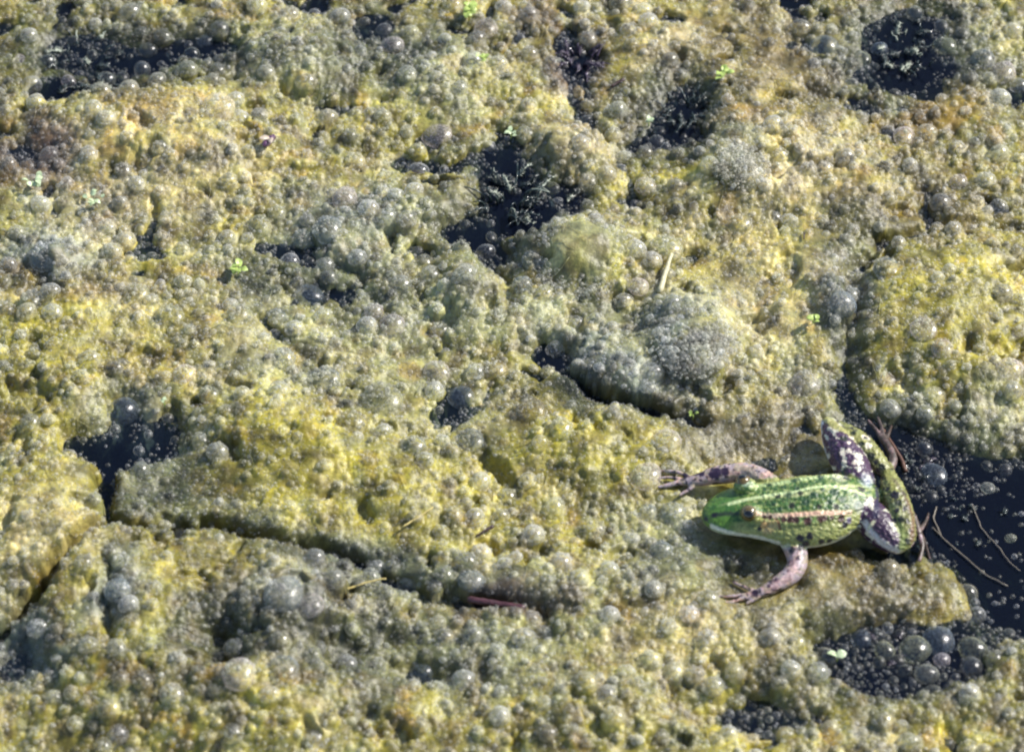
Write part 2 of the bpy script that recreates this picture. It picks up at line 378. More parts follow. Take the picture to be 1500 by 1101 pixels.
def mat_simple(name, c, rough=0.5, var=0.35, scale=900, trans=0.0, coat=0.0, bump=0.3):
    m, t, out = new_mat(name)
    b = N(t, 'ShaderNodeBsdfPrincipled')
    geo = N(t, 'ShaderNodeNewGeometry')
    nz = N(t, 'ShaderNodeTexNoise'); nz.inputs['Scale'].default_value = scale; nz.inputs['Detail'].default_value = 4
    t.links.new(geo.outputs['Position'], nz.inputs['Vector'])
    mr = N(t, 'ShaderNodeMapRange'); mr.inputs['From Min'].default_value = .3; mr.inputs['From Max'].default_value = .7
    mr.inputs['To Min'].default_value = 1 - var; mr.inputs['To Max'].default_value = 1 + var
    t.links.new(nz.outputs['Fac'], mr.inputs['Value'])
    sc = N(t, 'ShaderNodeVectorMath', operation='SCALE'); sc.inputs[0].default_value = c
    t.links.new(mr.outputs[0], sc.inputs['Scale']); t.links.new(sc.outputs[0], b.inputs['Base Color'])
    b.inputs['Roughness'].default_value = rough
    b.inputs['Coat Weight'].default_value = coat; b.inputs['Coat Roughness'].default_value = 0.1
    bp = N(t, 'ShaderNodeBump'); bp.inputs['Strength'].default_value = bump; bp.inputs['Distance'].default_value = 0.0003
    t.links.new(nz.outputs['Fac'], bp.inputs['Height']); t.links.new(bp.outputs[0], b.inputs['Normal'])
    if trans:
        tl = N(t, 'ShaderNodeBsdfTranslucent'); t.links.new(sc.outputs[0], tl.inputs['Color'])
        mx = N(t, 'ShaderNodeMixShader'); mx.inputs[0].default_value = trans
        t.links.new(b.outputs[0], mx.inputs[1]); t.links.new(tl.outputs[0], mx.inputs[2]); t.links.new(mx.outputs[0], out.inputs[0])
    else:
        t.links.new(b.outputs[0], out.inputs[0])
    return m

def mat_water():
    m, t, out = new_mat('pond_water')
    geo = N(t, 'ShaderNodeNewGeometry')
    nz = N(t, 'ShaderNodeTexNoise'); nz.inputs['Scale'].default_value = 110; nz.inputs['Detail'].default_value = 2
    t.links.new(geo.outputs['Position'], nz.inputs['Vector'])
    bp = N(t, 'ShaderNodeBump'); bp.inputs['Strength'].default_value = 0.12; bp.inputs['Distance'].default_value = 0.002
    t.links.new(nz.outputs['Fac'], bp.inputs['Height'])
    gl = N(t, 'ShaderNodeBsdfGlossy'); gl.inputs['Roughness'].default_value = 0.03
    tr = N(t, 'ShaderNodeBsdfTransparent'); tr.inputs['Color'].default_value = (0.80, 0.88, 0.90, 1)
    fr = N(t, 'ShaderNodeFresnel'); fr.inputs['IOR'].default_value = 1.33
    t.links.new(bp.outputs[0], gl.inputs['Normal']); t.links.new(bp.outputs[0], fr.inputs['Normal'])
    dd = N(t, 'ShaderNodeBsdfDiffuse'); dd.inputs['Color'].default_value = (0.020, 0.032, 0.085, 1)
    mm = N(t, 'ShaderNodeMixShader'); mm.inputs[0].default_value = 0.08
    t.links.new(tr.outputs[0], mm.inputs[1]); t.links.new(dd.outputs[0], mm.inputs[2])
    mx = N(t, 'ShaderNodeMixShader'); t.links.new(fr.outputs[0], mx.inputs[0])
    t.links.new(mm.outputs[0], mx.inputs[1]); t.links.new(gl.outputs[0], mx.inputs[2]); t.links.new(mx.outputs[0], out.inputs[0])
    va = N(t, 'ShaderNodeVolumeAbsorption'); va.inputs['Color'].default_value = (0.10, 0.24, 0.36, 1); va.inputs['Density'].default_value = 130
    t.links.new(va.outputs[0], out.inputs['Volume'])
    return m

M_ALGAE = mat_algae()
M_FOAM = mat_bubble('algae_bubble_film', True, 0.0, 0.26, .34, 1.36)
M_BUB = mat_bubble('gas_bubble_film', False, 0.0, 0.32, 0.24)
M_WATER = mat_water()

# ------------------------------------------------------------------ setting: pond bottom, water, algae mat
def sheet(name, z, half, mat):
    me = bpy.data.meshes.new(name)
    s = half
    me.from_pydata([(-s, -s, z), (s, -s, z), (s, s, z), (-s, s, z)], [], [(0, 1, 2, 3)])
    return link(name, me, mat, smooth=False)

tag(sheet('pond_bottom', -0.05, 3.0, mat_simple('silt', (0.02, 0.022, 0.014), .9, scale=60)), None, None, kind='structure')
wb = bmesh.new(); bmesh.ops.create_cube(wb, size=1, matrix=Matrix.Translation((0, 0, (WATER_Z * U - .049) / 2)) @ Matrix.Diagonal((5.9, 5.9, WATER_Z * U + .049, 1)))
wm_ = bpy.data.meshes.new('water'); wb.to_mesh(wm_); wb.free()
tag(link('water', wm_, M_WATER, smooth=False), None, None, kind='structure')

def axis(lo, hi, step, far, grow=1.16):
    a = list(np.arange(lo, hi, step))
    s = step; v = a[-1]
    while v < far[1]:
        s *= grow; v += s; a.append(v)
    s = step; v = a[0]; b = []
    while v > far[0]:
        s *= grow; v -= s; b.append(v)
    return np.array(b[::-1] + a)

gx = axis(-800, 800, 2.5, (-2600, 2600))
gy = axis(-735, 790, 2.7, (-2200, 2600))
X, Y = np.meshgrid(gx, gy)
nx, ny = len(gx), len(gy)
xf, yf = X.ravel(), Y.ravel()
zf = height(xf, yf)
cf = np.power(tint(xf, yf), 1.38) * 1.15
me = bpy.data.meshes.new('algae_mat')
me.vertices.add(nx * ny)
co = np.stack([xf, yf, zf], 1) * U
me.vertices.foreach_set('co', co.astype(np.float32).ravel())
i = np.arange((nx - 1) * (ny - 1)); r = i // (nx - 1); c = i % (nx - 1); v0 = r * nx + c
quads = np.stack([v0, v0 + 1, v0 + 1 + nx, v0 + nx], 1).astype(np.int32)
me.loops.add(quads.size); me.loops.foreach_set('vertex_index', quads.ravel())
me.polygons.add(len(quads))
me.polygons.foreach_set('loop_start', (np.arange(len(quads)) * 4).astype(np.int32))
me.update(calc_edges=True)
at = me.attributes.new('col', 'FLOAT_COLOR', 'POINT')
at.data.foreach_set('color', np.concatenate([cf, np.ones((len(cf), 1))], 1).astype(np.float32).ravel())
mat_me = me
mat_obj = link('algae_mat', me, M_ALGAE)
tag(mat_obj, None, None, kind='structure')

# ------------------------------------------------------------------ frog (needed early so bubbles keep clear of it)
def catmull(pts, n):
    pts = [np.array(p, float) for p in pts]
    pts = [2 * pts[0] - pts[1]] + pts + [2 * pts[-1] - pts[-2]]
    out = []
    for a, b, c_, d in zip(pts[:-3], pts[1:-2], pts[2:-1], pts[3:]):
        for k in range(n):
            t = k / n
            out.append(0.5 * ((2 * b) + (c_ - a) * t + (2 * a - 5 * b + 4 * c_ - d) * t * t + (3 * b - a - 3 * c_ + d) * t ** 3))
    out.append(pts[-2])
    return out

def ground(px, py):
    """height (u) of the mat seen at a pixel"""
    z = 0.0
    for _ in range(4):
        p = P(px, py, z)
        z = float(height(np.array([p.x]), np.array([p.y]), False)[0])
        z = max(z, WATER_Z)
    return z

FZ = 4.0   # the frog's ground level
BODY = [  # px, py, z, half width, half height
    (1036, 757, 13, 16, 8), (1043, 755, 15, 26, 12), (1058, 752, 18, 36, 15), (1078, 749, 21, 42, 18), (1102, 747, 24, 47, 21),
    (1130, 748, 27, 52, 26), (1160, 750, 28, 59, 31), (1195, 747, 30, 59, 34), (1225, 738, 29, 51, 32), (1250, 733, 26, 42, 27),
    (1272, 728, 20, 28, 19), (1286, 727, 16, 13, 11)]
LIMBS = [  # chains of px, py, z, r
    # near front leg
    [(1150, 778, 22, 17), (1163, 800, 17, 17), (1168, 822, 14, 15), (1160, 840, 11, 14), (1140, 854, 9, 11.5), (1118, 866, 6, 8), (1108, 869, 5, 6)],
    [(1110, 869, 5, 5), (1096, 862, 5, 3.2), (1080, 855, 4, 2.6), (1074, 852, 3, 2.2)],
    [(1108, 869, 5, 4.5), (1090, 871, 4, 3.2), (1070, 873, 4, 2.6), (1052, 873, 3, 2.2)],
    [(1108, 871, 5, 4.5), (1090, 876, 4, 3.2), (1072, 881, 3, 2.6), (1058, 882, 3, 2.2)],
    [(1112, 871, 5, 4.5), (1102, 879, 4, 3.0), (1094, 883, 3, 2.4)],
    # far front leg
    [(1140, 720, 26, 16), (1118, 704, 22, 17), (1098, 693, 18, 15), (1078, 692, 15, 15), (1050, 696, 12, 14), (1025, 702, 9, 10), (1008, 705, 7, 7)],
    [(1012, 703, 8, 5), (1000, 694, 6, 3.4), (984, 690, 5, 2.8), (968, 689, 4, 2.3)],
    [(1010, 706, 7, 5.5), (992, 707, 6, 4.2), (976, 711, 5, 3.4), (965, 713, 4, 2.6)],
    [(1010, 706, 7, 4.5), (994, 701, 6, 3.0), (980, 699, 5, 2.6), (966, 700, 4, 2.0)],
    [(1018, 708, 7, 4.5), (1010, 716, 5, 3.2), (1000, 722, 4, 2.4), (996, 725, 3, 2.0)],
    # far hind leg: thigh forward, shank back, foot
    [(1258, 708, 24, 25), (1244, 678, 23, 27), (1228, 648, 21, 23), (1217, 626, 18, 15)],
    [(1214, 622, 18, 12), (1232, 630, 22, 13), (1256, 647, 24, 18), (1279, 671, 23, 17), (1298, 692, 18, 11), (1306, 704, 14, 9)],
    [(1306, 704, 12, 9), (1322, 732, 8, 8), (1338, 762, 5, 7), (1345, 780, 4, 6)],
    [(1345, 778, 3, 5), (1351, 798, 1, 3.8), (1347, 820, -1, 3.0)],
    [(1345, 778, 3, 5), (1353, 792, -4, 3.4), (1358, 806, -14, 2.6), (1362, 818, -22, 2.0)],
    [(1345, 778, 3, 5), (1352, 770, -2, 3.4), (1357, 762, -10, 2.8), (1360, 752, -20, 2.2)],
    # near hind leg
    [(1262, 742, 22, 23), (1280, 764, 21, 26), (1298, 784, 18, 22), (1314, 797, 15, 14)],
    [(1316, 798, 15, 13), (1327, 785, 19, 15), (1320, 754, 24, 19), (1309, 722, 24, 19), (1302, 698, 19, 12), (1298, 684, 15, 9)],
    [(1300, 692, 10, 8), (1308, 672, 8, 7), (1300, 652, 5, 6.5), (1294, 644, 4, 6)],
    [(1294, 646, 4, 4.6), (1284, 630, 2, 3.2), (1272, 616, 0, 2.4)],
    [(1294, 646, 4, 4.6), (1292, 628, 2, 3.2), (1286, 612, 0, 2.4)],
    [(1296, 648, 4, 4.6), (1302, 634, -3, 3.0), (1306, 624, -14, 2.0)],
]
EYES = [(1097, 747, 48, 13), (1089, 709, 47, 13)]

fb = bmesh.new()
def ell(c, sx, sy, sz, rot=None, sub=3):
    m = Matrix.Translation(c)
    if rot is not None: m = m @ rot
    m = m @ Matrix.Diagonal((sx, sy, sz, 1))
    bmesh.ops.create_icosphere(fb, subdivisions=sub, radius=1, matrix=m)

bp_ = []
for s in BODY:
    p = P(s[0], s[1], s[2] + FZ)
    bp_.append((p.x, p.y, p.z, s[3], s[4]))
spine = catmull(bp_, 24)
for k, s in enumerate(spine):
    nxt = spine[min(k + 1, len(spine) - 1)]; prv = spine[max(k - 1, 0)]
    ang = math.atan2(nxt[1] - prv[1], nxt[0] - prv[0])
    ell(Vector(s[:3]), 9 if 3 < k else 6, s[3], s[4], Matrix.Rotation(ang, 4, 'Z'), 3)
for L in LIMBS:
    pts = []
    for (px, py, z, rr) in L:
        p = P(px, py, z + FZ); pts.append((p.x, p.y, p.z, rr))
    for s in catmull(pts, 8):
        ell(Vector(s[:3]), s[3], s[3], s[3] * .95, None, 2)
for (px, py, z, rr) in EYES:      # brow bulges that carry the eyes
    ell(P(px, py, z + FZ) + Vector((3, 0, -5)), 17, 14, 12)
# raised folds down both sides of the back
def spine_at(t):
    f = t * (len(spine) - 1); k = min(int(f), len(spine) - 2); return spine[k] * (1 - f + k) + spine[k + 1] * (f - k)
SP = np.array(spine)
for side in (-1, 1):
    for t in np.linspace(0.36, 0.86, 60):
        s = spine_at(t); q = 0.66
        nx_ = spine_at(min(1, t + .02)) - spine_at(t - .02)
        d = np.array((-nx_[1], nx_[0])); d /= np.linalg.norm(d)
        ell(Vector((s[0] + side * d[0] * s[3] * q, s[1] + side * d[1] * s[3] * q, s[2] + s[4] * math.sqrt(1 - q * q) - 0.6)), 4, 4, 3.2, None, 1)
tmp = bpy.data.meshes.new('tmp'); fb.to_mesh(tmp); fb.free()
tmpo = bpy.data.objects.new('tmp', tmp); col.objects.link(tmpo)
md = tmpo.modifiers.new('r', 'REMESH'); md.mode = 'VOXEL'; md.voxel_size = 1.1
ms = tmpo.modifiers.new('s', 'SMOOTH'); ms.factor = 0.5; ms.iterations = 5
dg = bpy.context.evaluated_depsgraph_get()
fme = bpy.data.meshes.new_from_object(tmpo.evaluated_get(dg))
bpy.data.objects.remove(tmpo)
n = len(fme.vertices)
fc = np.empty(n * 3, np.float32); fme.vertices.foreach_get('co', fc); fc = fc.reshape(-1, 3).astype(float)
fn = np.empty(n * 3, np.float32); fme.vertices.foreach_get('normal', fn); fn = fn.reshape(-1, 3).astype(float)
bvh = BVHTree.FromPolygons([tuple(v) for v in fc], [tuple(p.vertices) for p in fme.polygons])

def hit(px, py):
    """the point of the frog's skin seen at a pixel of the photograph"""
    a = CAMP / U; d = (P(px, py, 0) - a).normalized()
    h = bvh.ray_cast(a, d)
    if h[0] is None:
        q = bvh.find_nearest(P(px, py, 14 + FZ))
        return np.array(q[0]) if q[0] is not None and q[3] < 12 else None
    return np.array(h[0])

# body coordinates: nearest spine sample, sideways offset in half widths
d2 = ((fc[:, None, :2] - SP[None, ::3, :2]) ** 2).sum(2)
ki = d2.argmin(1) * 3
sc_ = SP[np.minimum(ki, len(SP) - 1)]
kn = SP[np.minimum(ki + 3, len(SP) - 1)]; kp = SP[np.maximum(ki - 3, 0)]
tg = kn[:, :2] - kp[:, :2]; tg /= np.linalg.norm(tg, axis=1)[:, None] + 1e-9
side = ((fc[:, 0] - sc_[:, 0]) * -tg[:, 1] + (fc[:, 1] - sc_[:, 1]) * tg[:, 0]) / np.maximum(sc_[:, 3], 10)
along = ki / (len(SP) - 1)
up = (fc[:, 2] - sc_[:, 2]) / np.maximum(sc_[:, 4], 6)
def n3(scale, seed, o=3):
    return fbm(fc[:, 0] + .6 * fc[:, 2], fc[:, 1] + .8 * fc[:, 2], scale, o, seed)
A = lambda *c: np.array(c, float)
G_DEEP = A(.035, .11, .020); G_MID = A(.14, .205, .045); G_LITE = A(.40, .43, .19); G_YEL = A(.27, .29, .09); CREAM = A(.72, .70, .55)
LAV = A(.36, .29, .31); BLACK = A(.012, .010, .016); PINK = A(.60, .36, .27); OLIVE = A(.15, .15, .045); PURP = A(.055, .025, .06); WHITEB = A(.62, .64, .70)
BRONZE = A(.30, .20, .07)
def mixc(a, b, t): return a * (1 - t[:, None]) + b * t[:, None]
colr = np.tile(G_MID, (n, 1))
colr = mixc(colr, np.tile(G_LITE, (n, 1)), sstep(.0, .45, n3(5, 5, 2)) * .7)
colr = mixc(colr, np.tile(G_DEEP, (n, 1)), sstep(.0, .3, n3(6, 9, 2)) * .9)
colr = mixc(colr, np.tile(A(.105, .20, .018), (n, 1)), sstep(.33, .2, along) * .8)
colr = mixc(colr, np.tile(G_DEEP * .8, (n, 1)), sstep(.16, .32, n3(10, 13, 2)) * .9)
flank = sstep(.62, .76, np.abs(side)) * sstep(.16, .3, along)
colr = mixc(colr, np.tile(G_YEL, (n, 1)), flank)
colr = mixc(colr, np.tile(CREAM, (n, 1)), sstep(0.12, -0.30, up + .12 * n3(9, 3)))
lite = sstep(.075, .035, np.abs(side - .12)) * sstep(.12, .2, along) * (up > .2)
colr = mixc(colr, np.tile(G_LITE * 1.15, (n, 1)), lite)

# leg regions: nearest limb chain
def limbdist(L):
    pts = []
    for (px, py, z, rr) in L:
        p = P(px, py, z + FZ); pts.append((p.x, p.y, p.z, rr))
    cs = np.array(catmull(pts, 4)); best = np.full(n, 1e9)
    for s in cs:
        best = np.minimum(best, np.sqrt(((fc - s[:3]) ** 2).sum(1)) - s[3])
    return best
body_d = np.full(n, 1e9)
for s in SP[::2]:
    dd = fc - s[:3]
    body_d = np.minimum(body_d, (np.sqrt((dd[:, 0] / 14) ** 2 + (dd[:, 1] / s[3]) ** 2 + (dd[:, 2] / s[4]) ** 2) - 1) * min(s[3], s[4]))
arm = np.minimum.reduce([limbdist(L) for L in LIMBS[:10]])
thigh = np.minimum(limbdist(LIMBS[10]), limbdist(LIMBS[16])); shank = np.minimum(limbdist(LIMBS[11]), limbdist(LIMBS[17]))
foot = np.minimum.reduce([limbdist(L) for L in LIMBS[12:16] + LIMBS[18:]])
armw = sstep(1.5, 4.5, body_d - arm)
armc = mixc(np.tile(LAV, (n, 1)), np.tile(PINK * .9, (n, 1)), sstep(-.2, .5, n3(16, 61)) * .7)
armc = mixc(armc, np.tile(A(.30, .26, .16), (n, 1)), sstep(.0, .5, n3(8, 63, 2)) * .7)
armc = mixc(armc, np.tile(BLACK, (n, 1)), sstep(.24, .36, n3(9, 66, 2)) * .9)
colr = mixc(colr, armc, armw)
thc = mixc(np.tile(CREAM * .8, (n, 1)), np.tile(PURP, (n, 1)), sstep(-.2, -.08, n3(11, 71, 2)))
colr = mixc(colr, thc, sstep(1, 4, body_d - thigh) * sstep(0, 2, shank - thigh + 3))
shc = mixc(np.tile(OLIVE, (n, 1)), np.tile(A(.24, .25, .08), (n, 1)), sstep(-.2, .5, n3(10, 81)))
shc = mixc(shc, np.tile(BLACK, (n, 1)), sstep(.36, .48, n3(12, 83, 2)) * .9)
shc = mixc(shc, np.tile(CREAM * .8, (n, 1)), sstep(14, 8, fc[:, 2]))
colr = mixc(colr, shc, sstep(1, 4, body_d - shank) * sstep(-1, 2, thigh - shank))
ftc = mixc(np.tile(A(.06, .04, .03), (n, 1)), np.tile(A(.18, .12, .11), (n, 1)), sstep(-.1, .6, n3(12, 91)))
colr = mixc(colr, ftc, sstep(1, 4, np.minimum(np.minimum(body_d, thigh), shank) - foot))

def blot(px, py, rad, c, soft=.35, k=1.0):
    global colr
    h = hit(px, py)
    if h is None: return
    rad = rad * 1.42 if max(c) < .12 else rad
    d = np.sqrt(((fc - h) ** 2).sum(1)) / rad + .30 * n3(5, 301)
    colr = mixc(colr, np.tile(c, (n, 1)), k * sstep(1 + soft, 1 - soft, d))
def stroke(pts, rad, c, soft=.4, k=1.0):
    global colr
    best = np.full(n, 1e9)
    for a, b in zip(pts[:-1], pts[1:]):
        m = max(2, int(math.hypot(b[0] - a[0], b[1] - a[1]) / 2.5))
        for j in range(m + 1):
            h = hit(a[0] + (b[0] - a[0]) * j / m, a[1] + (b[1] - a[1]) * j / m)
            if h is not None:
                best = np.minimum(best, ((fc - h) ** 2).sum(1))
    d = np.sqrt(best) / rad + .22 * n3(6, 307)
    colr = mixc(colr, np.tile(c, (n, 1)), k * sstep(1 + soft, 1 - soft, d))
# head
blot(1062, 742, 22, G_DEEP * 1.3, .7, .7); blot(1056, 766, 13, A(.12, .25, .03), .9, .5)
stroke([(1044, 755), (1062, 752), (1086, 752)], 3.6, A(.02, .035, .02), .7, .95)
stroke([(1042, 771), (1060, 778), (1082, 783), (1112, 787), (1140, 795)], 3.4, CREAM, .5, .95)
blot(1047, 754, 2.6, BLACK); blot(1034, 760, 2.6, BLACK)
blot(1112, 762, 8, A(.30, .30, .08), .6, .8); blot(1124, 772, 9, A(.50, .36, .16), .6, .9); blot(1136, 768, 7, A(.46, .36, .14), .5, .9)
stroke([(1134, 757), (1140, 764), (1143, 774)], 2.0, A(.12, .05, .02), .5)
blot(1113, 774, 2.2, BLACK); blot(1100, 766, 7, A(.10, .16, .04), .6, .7)
# stripes and folds
stroke([(1068, 738), (1090, 732), (1125, 725), (1160, 721), (1188, 714), (1215, 711), (1240, 716), (1266, 724)], 2.6, A(.58, .68, .34), .5, .95)
stroke([(1100, 713), (1118, 711), (1150, 706), (1185, 700), (1215, 697), (1240, 699)], 3.0, A(.48, .58, .26), .5, .9)
stroke([(1104, 751), (1130, 755), (1160, 754), (1190, 752), (1225, 751), (1246, 750)], 3.4, A(.68, .50, .34), .4, .95)
stroke([(1150, 754), (1190, 751), (1235, 750)], 3.0, A(.70, .38, .26), .6, .6)
for p in [(1120, 757, 2.2), (1128, 757, 2.4), (1148, 761, 3.4), (1158, 761, 4.0), (1166, 762, 3.6), (1183, 763, 4.6), (1202, 760, 3.8), (1208, 759, 3.4), (1218, 758, 2.6), (1232, 759, 4.2)]:
    blot(p[0], p[1], p[2], A(.05, .018, .012), .3)
for p in [(1172, 788, 4.2), (1186, 785, 3.8), (1180, 796, 4.4), (1173, 802, 3.4), (1160, 806, 3.6), (1204, 793, 3.4), (1215, 792, 3), (1244, 762, 5), (1238, 768, 3.6)]:
    blot(p[0], p[1], p[2], BLACK if p[0] != 1244 else A(.10, .08, .14), .3)
for p in [(1133, 736, 3.2), (1155, 725, 4.2), (1180, 735, 4.6), (1192, 724, 5.0), (1205, 717, 2.8), (1222, 720, 5.2), (1164, 703, 3.2), (1202, 700, 4.0), (1148, 713, 3), (1215, 735, 3.6),
          (1127, 711, 3), (1232, 731, 3.6), (1240, 742, 3.2), (1168, 715, 2.5), (1143, 745, 2.6), (1242, 689, 4.6), (1236, 692, 3.6), (1254, 724, 2.6), (1180, 708, 2.2), (1120, 717, 2.2), (1222, 700, 3)]:
    blot(p[0], p[1], p[2], A(.015, .05, .02), .4, .95)
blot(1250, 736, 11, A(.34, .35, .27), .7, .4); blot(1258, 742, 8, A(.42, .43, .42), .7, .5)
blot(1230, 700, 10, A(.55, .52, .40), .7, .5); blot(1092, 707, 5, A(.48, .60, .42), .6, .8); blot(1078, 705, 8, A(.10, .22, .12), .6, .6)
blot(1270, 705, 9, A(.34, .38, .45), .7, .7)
# far front leg
for p in [(1004, 697, 4.4), (1021, 693, 5), (1028, 694, 3.2), (1037, 685, 3), (1047, 694, 6), (1050, 688, 3), (1062, 690, 4.8)]:
    blot(p[0], p[1], p[2], A(.02, .008, .03), .25)
stroke([(1080, 684), (1096, 687), (1106, 696)], 5, A(.42, .34, .25), .5, .8)
# near front leg
for p in [(1158, 822, 3), (1146, 826, 2.4), (1137, 850, 3.4), (1134, 862, 2.6), (1106, 868, 4.4), (1155, 836, 2), (1126, 858, 2.2), (1168, 818, 2.0)]:
    blot(p[0], p[1], p[2], A(.03, .012, .03), .3)
stroke([(1160, 815), (1164, 832), (1152, 848), (1134, 858)], 5, A(.62, .40, .38), .6, .5)
# far hind leg
stroke([(1203, 622), (1199, 645), (1200, 668), (1203, 684)], 7, WHITEB, .35, .95)  # this and the next stroke paint sky-lit shade on the thigh's left edge
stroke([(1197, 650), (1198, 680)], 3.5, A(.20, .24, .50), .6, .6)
stroke([(1212, 612), (1222, 622), (1240, 632), (1262, 645)], 7, A(.34, .33, .10), .5, .85)
for p in [(1218, 647, 6), (1222, 660, 8), (1226, 672, 7), (1230, 636, 5), (1236, 650, 5), (1228, 683, 5), (1247, 668, 4), (1254, 655, 5), (1262, 662, 4), (1242, 690, 4), (1268, 686, 5)]:
    blot(p[0], p[1], p[2], PURP, .3)
for p in [(1234, 663, 4), (1243, 660, 4.4), (1236, 676, 4), (1247, 641, 4), (1252, 677, 4), (1244, 648, 3), (1268, 640, 6), (1272, 652, 5)]:
    blot(p[0], p[1], p[2], A(.74, .66, .52), .35, .9)
blot(1268, 641, 2.4, BLACK)
# near hind leg
for p in [(1284, 768, 9), (1295, 776, 9), (1290, 752, 8), (1303, 782, 5), (1292, 760, 8), (1280, 757, 6)]:
    blot(p[0], p[1], p[2], PURP * .7, .35)
stroke([(1268, 766), (1278, 782), (1296, 798), (1312, 808)], 5, A(.58, .54, .52), .45, .95)
stroke([(1280, 764), (1272, 774)], 2.4, A(.66, .64, .40), .5, .8)
stroke([(1306, 742), (1314, 764), (1324, 786), (1322, 800)], 5.5, A(.22, .27, .08), .5, .8)
stroke([(1284, 660), (1300, 690), (1312, 716)], 5, A(.26, .26, .06), .5, .7)
stroke([(1310, 736), (1322, 756)], 2.4, A(.62, .62, .32), .5, .85)
for p in [(1310, 724, 4.4), (1300, 716, 2.6), (1314, 747, 3), (1290, 698, 4), (1286, 690, 3), (1334, 778, 2.4), (1308, 762, 3.6), (1324, 722, 3)]:
    blot(p[0], p[1], p[2], BLACK, .3)
stroke([(1328, 730), (1338, 760), (1336, 790)], 4, A(.16, .08, .04), .6, .8)
stroke([(1348, 785), (1346, 808), (1344, 822)], 3.2, A(.40, .28, .31), .5, .9)

stroke([(1276, 694), (1284, 712), (1286, 734), (1282, 756)], 4, A(.02, .018, .05), .5, .9)  # shade of the gap between body and shank, painted on the skin
stroke([(1308, 700), (1326, 726), (1334, 756)], 3.2, A(.07, .05, .02), .6, .7)
stroke([(1120, 717), (1160, 712), (1200, 704), (1230, 705)], 2.0, A(.03, .08, .02), .9, .6)
stroke([(1110, 738), (1150, 733), (1190, 728), (1232, 728)], 2.4, A(.03, .08, .02), .9, .6)
for p in [(1236, 642, 4), (1262, 650, 3), (1250, 634, 3), (1276, 668, 4), (1292, 684, 4), (1316, 736, 4), (1320, 760, 4), (1330, 792, 3), (1240, 700, 4), (1262, 716, 4), (1160, 740, 3.4), (1200, 742, 3), (1172, 722, 3), (1140, 727, 3), (1225, 742, 3.4)]:
    blot(p[0], p[1], p[2], A(.02, .025, .012), .3)
# warty relief on the skin
amp = 0.95 * sstep(.3, .45, along) * (up > 0) + 0.2
fc2 = fc + fn * ((fbm(fc[:, 0] + .5 * fc[:, 2], fc[:, 1] + .9 * fc[:, 2], 5.5, 2, 400)) * amp)[:, None]
FO = P(1170, 750, 20)
org = np.array((FO.x, FO.y, 0.0))
fme.vertices.foreach_set('co', ((fc2 - org) * U).astype(np.float32).ravel())
fme.attributes.new('col', 'FLOAT_COLOR', 'POINT').data.foreach_set('color', np.concatenate([np.clip(colr, 0, 1), np.ones((n, 1))], 1).astype(np.float32).ravel())
fme.name = 'frog_body'; fme.update()

def mat_skin():
    m, t, out = new_mat('frog_skin')
    b = N(t, 'ShaderNodeBsdfPrincipled')
    a = N(t, 'ShaderNodeAttribute', attribute_name='col')
    geo = N(t, 'ShaderNodeTexCoord')
    nz = N(t, 'ShaderNodeTexNoise'); nz.inputs['Scale'].default_value = 900; nz.inputs['Detail'].default_value = 5
    t.links.new(geo.outputs['Object'], nz.inputs['Vector'])
    mr = N(t, 'ShaderNodeMapRange'); mr.inputs['From Min'].default_value = .3; mr.inputs['From Max'].default_value = .7
    mr.inputs['To Min'].default_value = .65; mr.inputs['To Max'].default_value = 1.3
    t.links.new(nz.outputs['Fac'], mr.inputs['Value'])
    sc = N(t, 'ShaderNodeVectorMath', operation='SCALE'); t.links.new(a.outputs['Color'], sc.inputs[0]); t.links.new(mr.outputs[0], sc.inputs['Scale'])
    t.links.new(sc.outputs[0], b.inputs['Base Color'])
    b.inputs['Roughness'].default_value = 0.45
    b.inputs['Coat Weight'].default_value = 0.16; b.inputs['Coat Roughness'].default_value = 0.3
    b.inputs['Subsurface Weight'].default_value = 0.08; b.inputs['Subsurface Scale'].default_value = 0.002
    bp = N(t, 'ShaderNodeBump'); bp.inputs['Strength'].default_value = 0.4; bp.inputs['Distance'].default_value = 0.0004
    t.links.new(nz.outputs['Fac'], bp.inputs['Height']); t.links.new(bp.outputs[0], b.inputs['Normal'])
    t.links.new(b.outputs[0], out.inputs[0])
    return m
M_SKIN = mat_skin()
frog = empty('frog', Vector(org) * U)
tag(frog, 'green pond frog with pale back stripe and black-spotted legs sitting on the algae', 'frog')
fbody = link('body', fme, M_SKIN, frog)
fme.materials.clear(); fme.materials.append(M_SKIN)
M_EYE = mat_simple('eye_gold', (0.11, 0.075, 0.02), .15, .5, 2500, coat=1.0, bump=.1)
M_PUP = mat_simple('eye_black', (0.004, 0.004, 0.004), .05, .1, 900, coat=1.0, bump=0)
for k, (px, py, z, rr) in enumerate(EYES):
    c0 = P(px, py, z + FZ)
    sgn = -1 if k == 0 else 1
    b = bmesh.new(); bmesh.ops.create_icosphere(b, subdivisions=3, radius=rr * .92 * U)
    m = bpy.data.meshes.new('eye'); b.to_mesh(m); b.free()
    e = link('eye', m, M_EYE, frog)
    cpos = c0 + Vector((0, sgn * 4, -2))
    e.location = (cpos - Vector(org)) * U
    b = bmesh.new(); bmesh.ops.create_icosphere(b, subdivisions=3, radius=1, matrix=Matrix.Diagonal((7.4 * U, 3.0 * U, 5.8 * U, 1)))
    m = bpy.data.meshes.new('pupil'); b.to_mesh(m); b.free()
    q = link('pupil', m, M_PUP, e)
    dv = Vector((-.10, sgn * .70 if k == 0 else .3, .66)).normalized()
    q.location = dv * rr * .80 * U
    q.rotation_euler = dv.to_track_quat('Y', 'Z').to_euler()
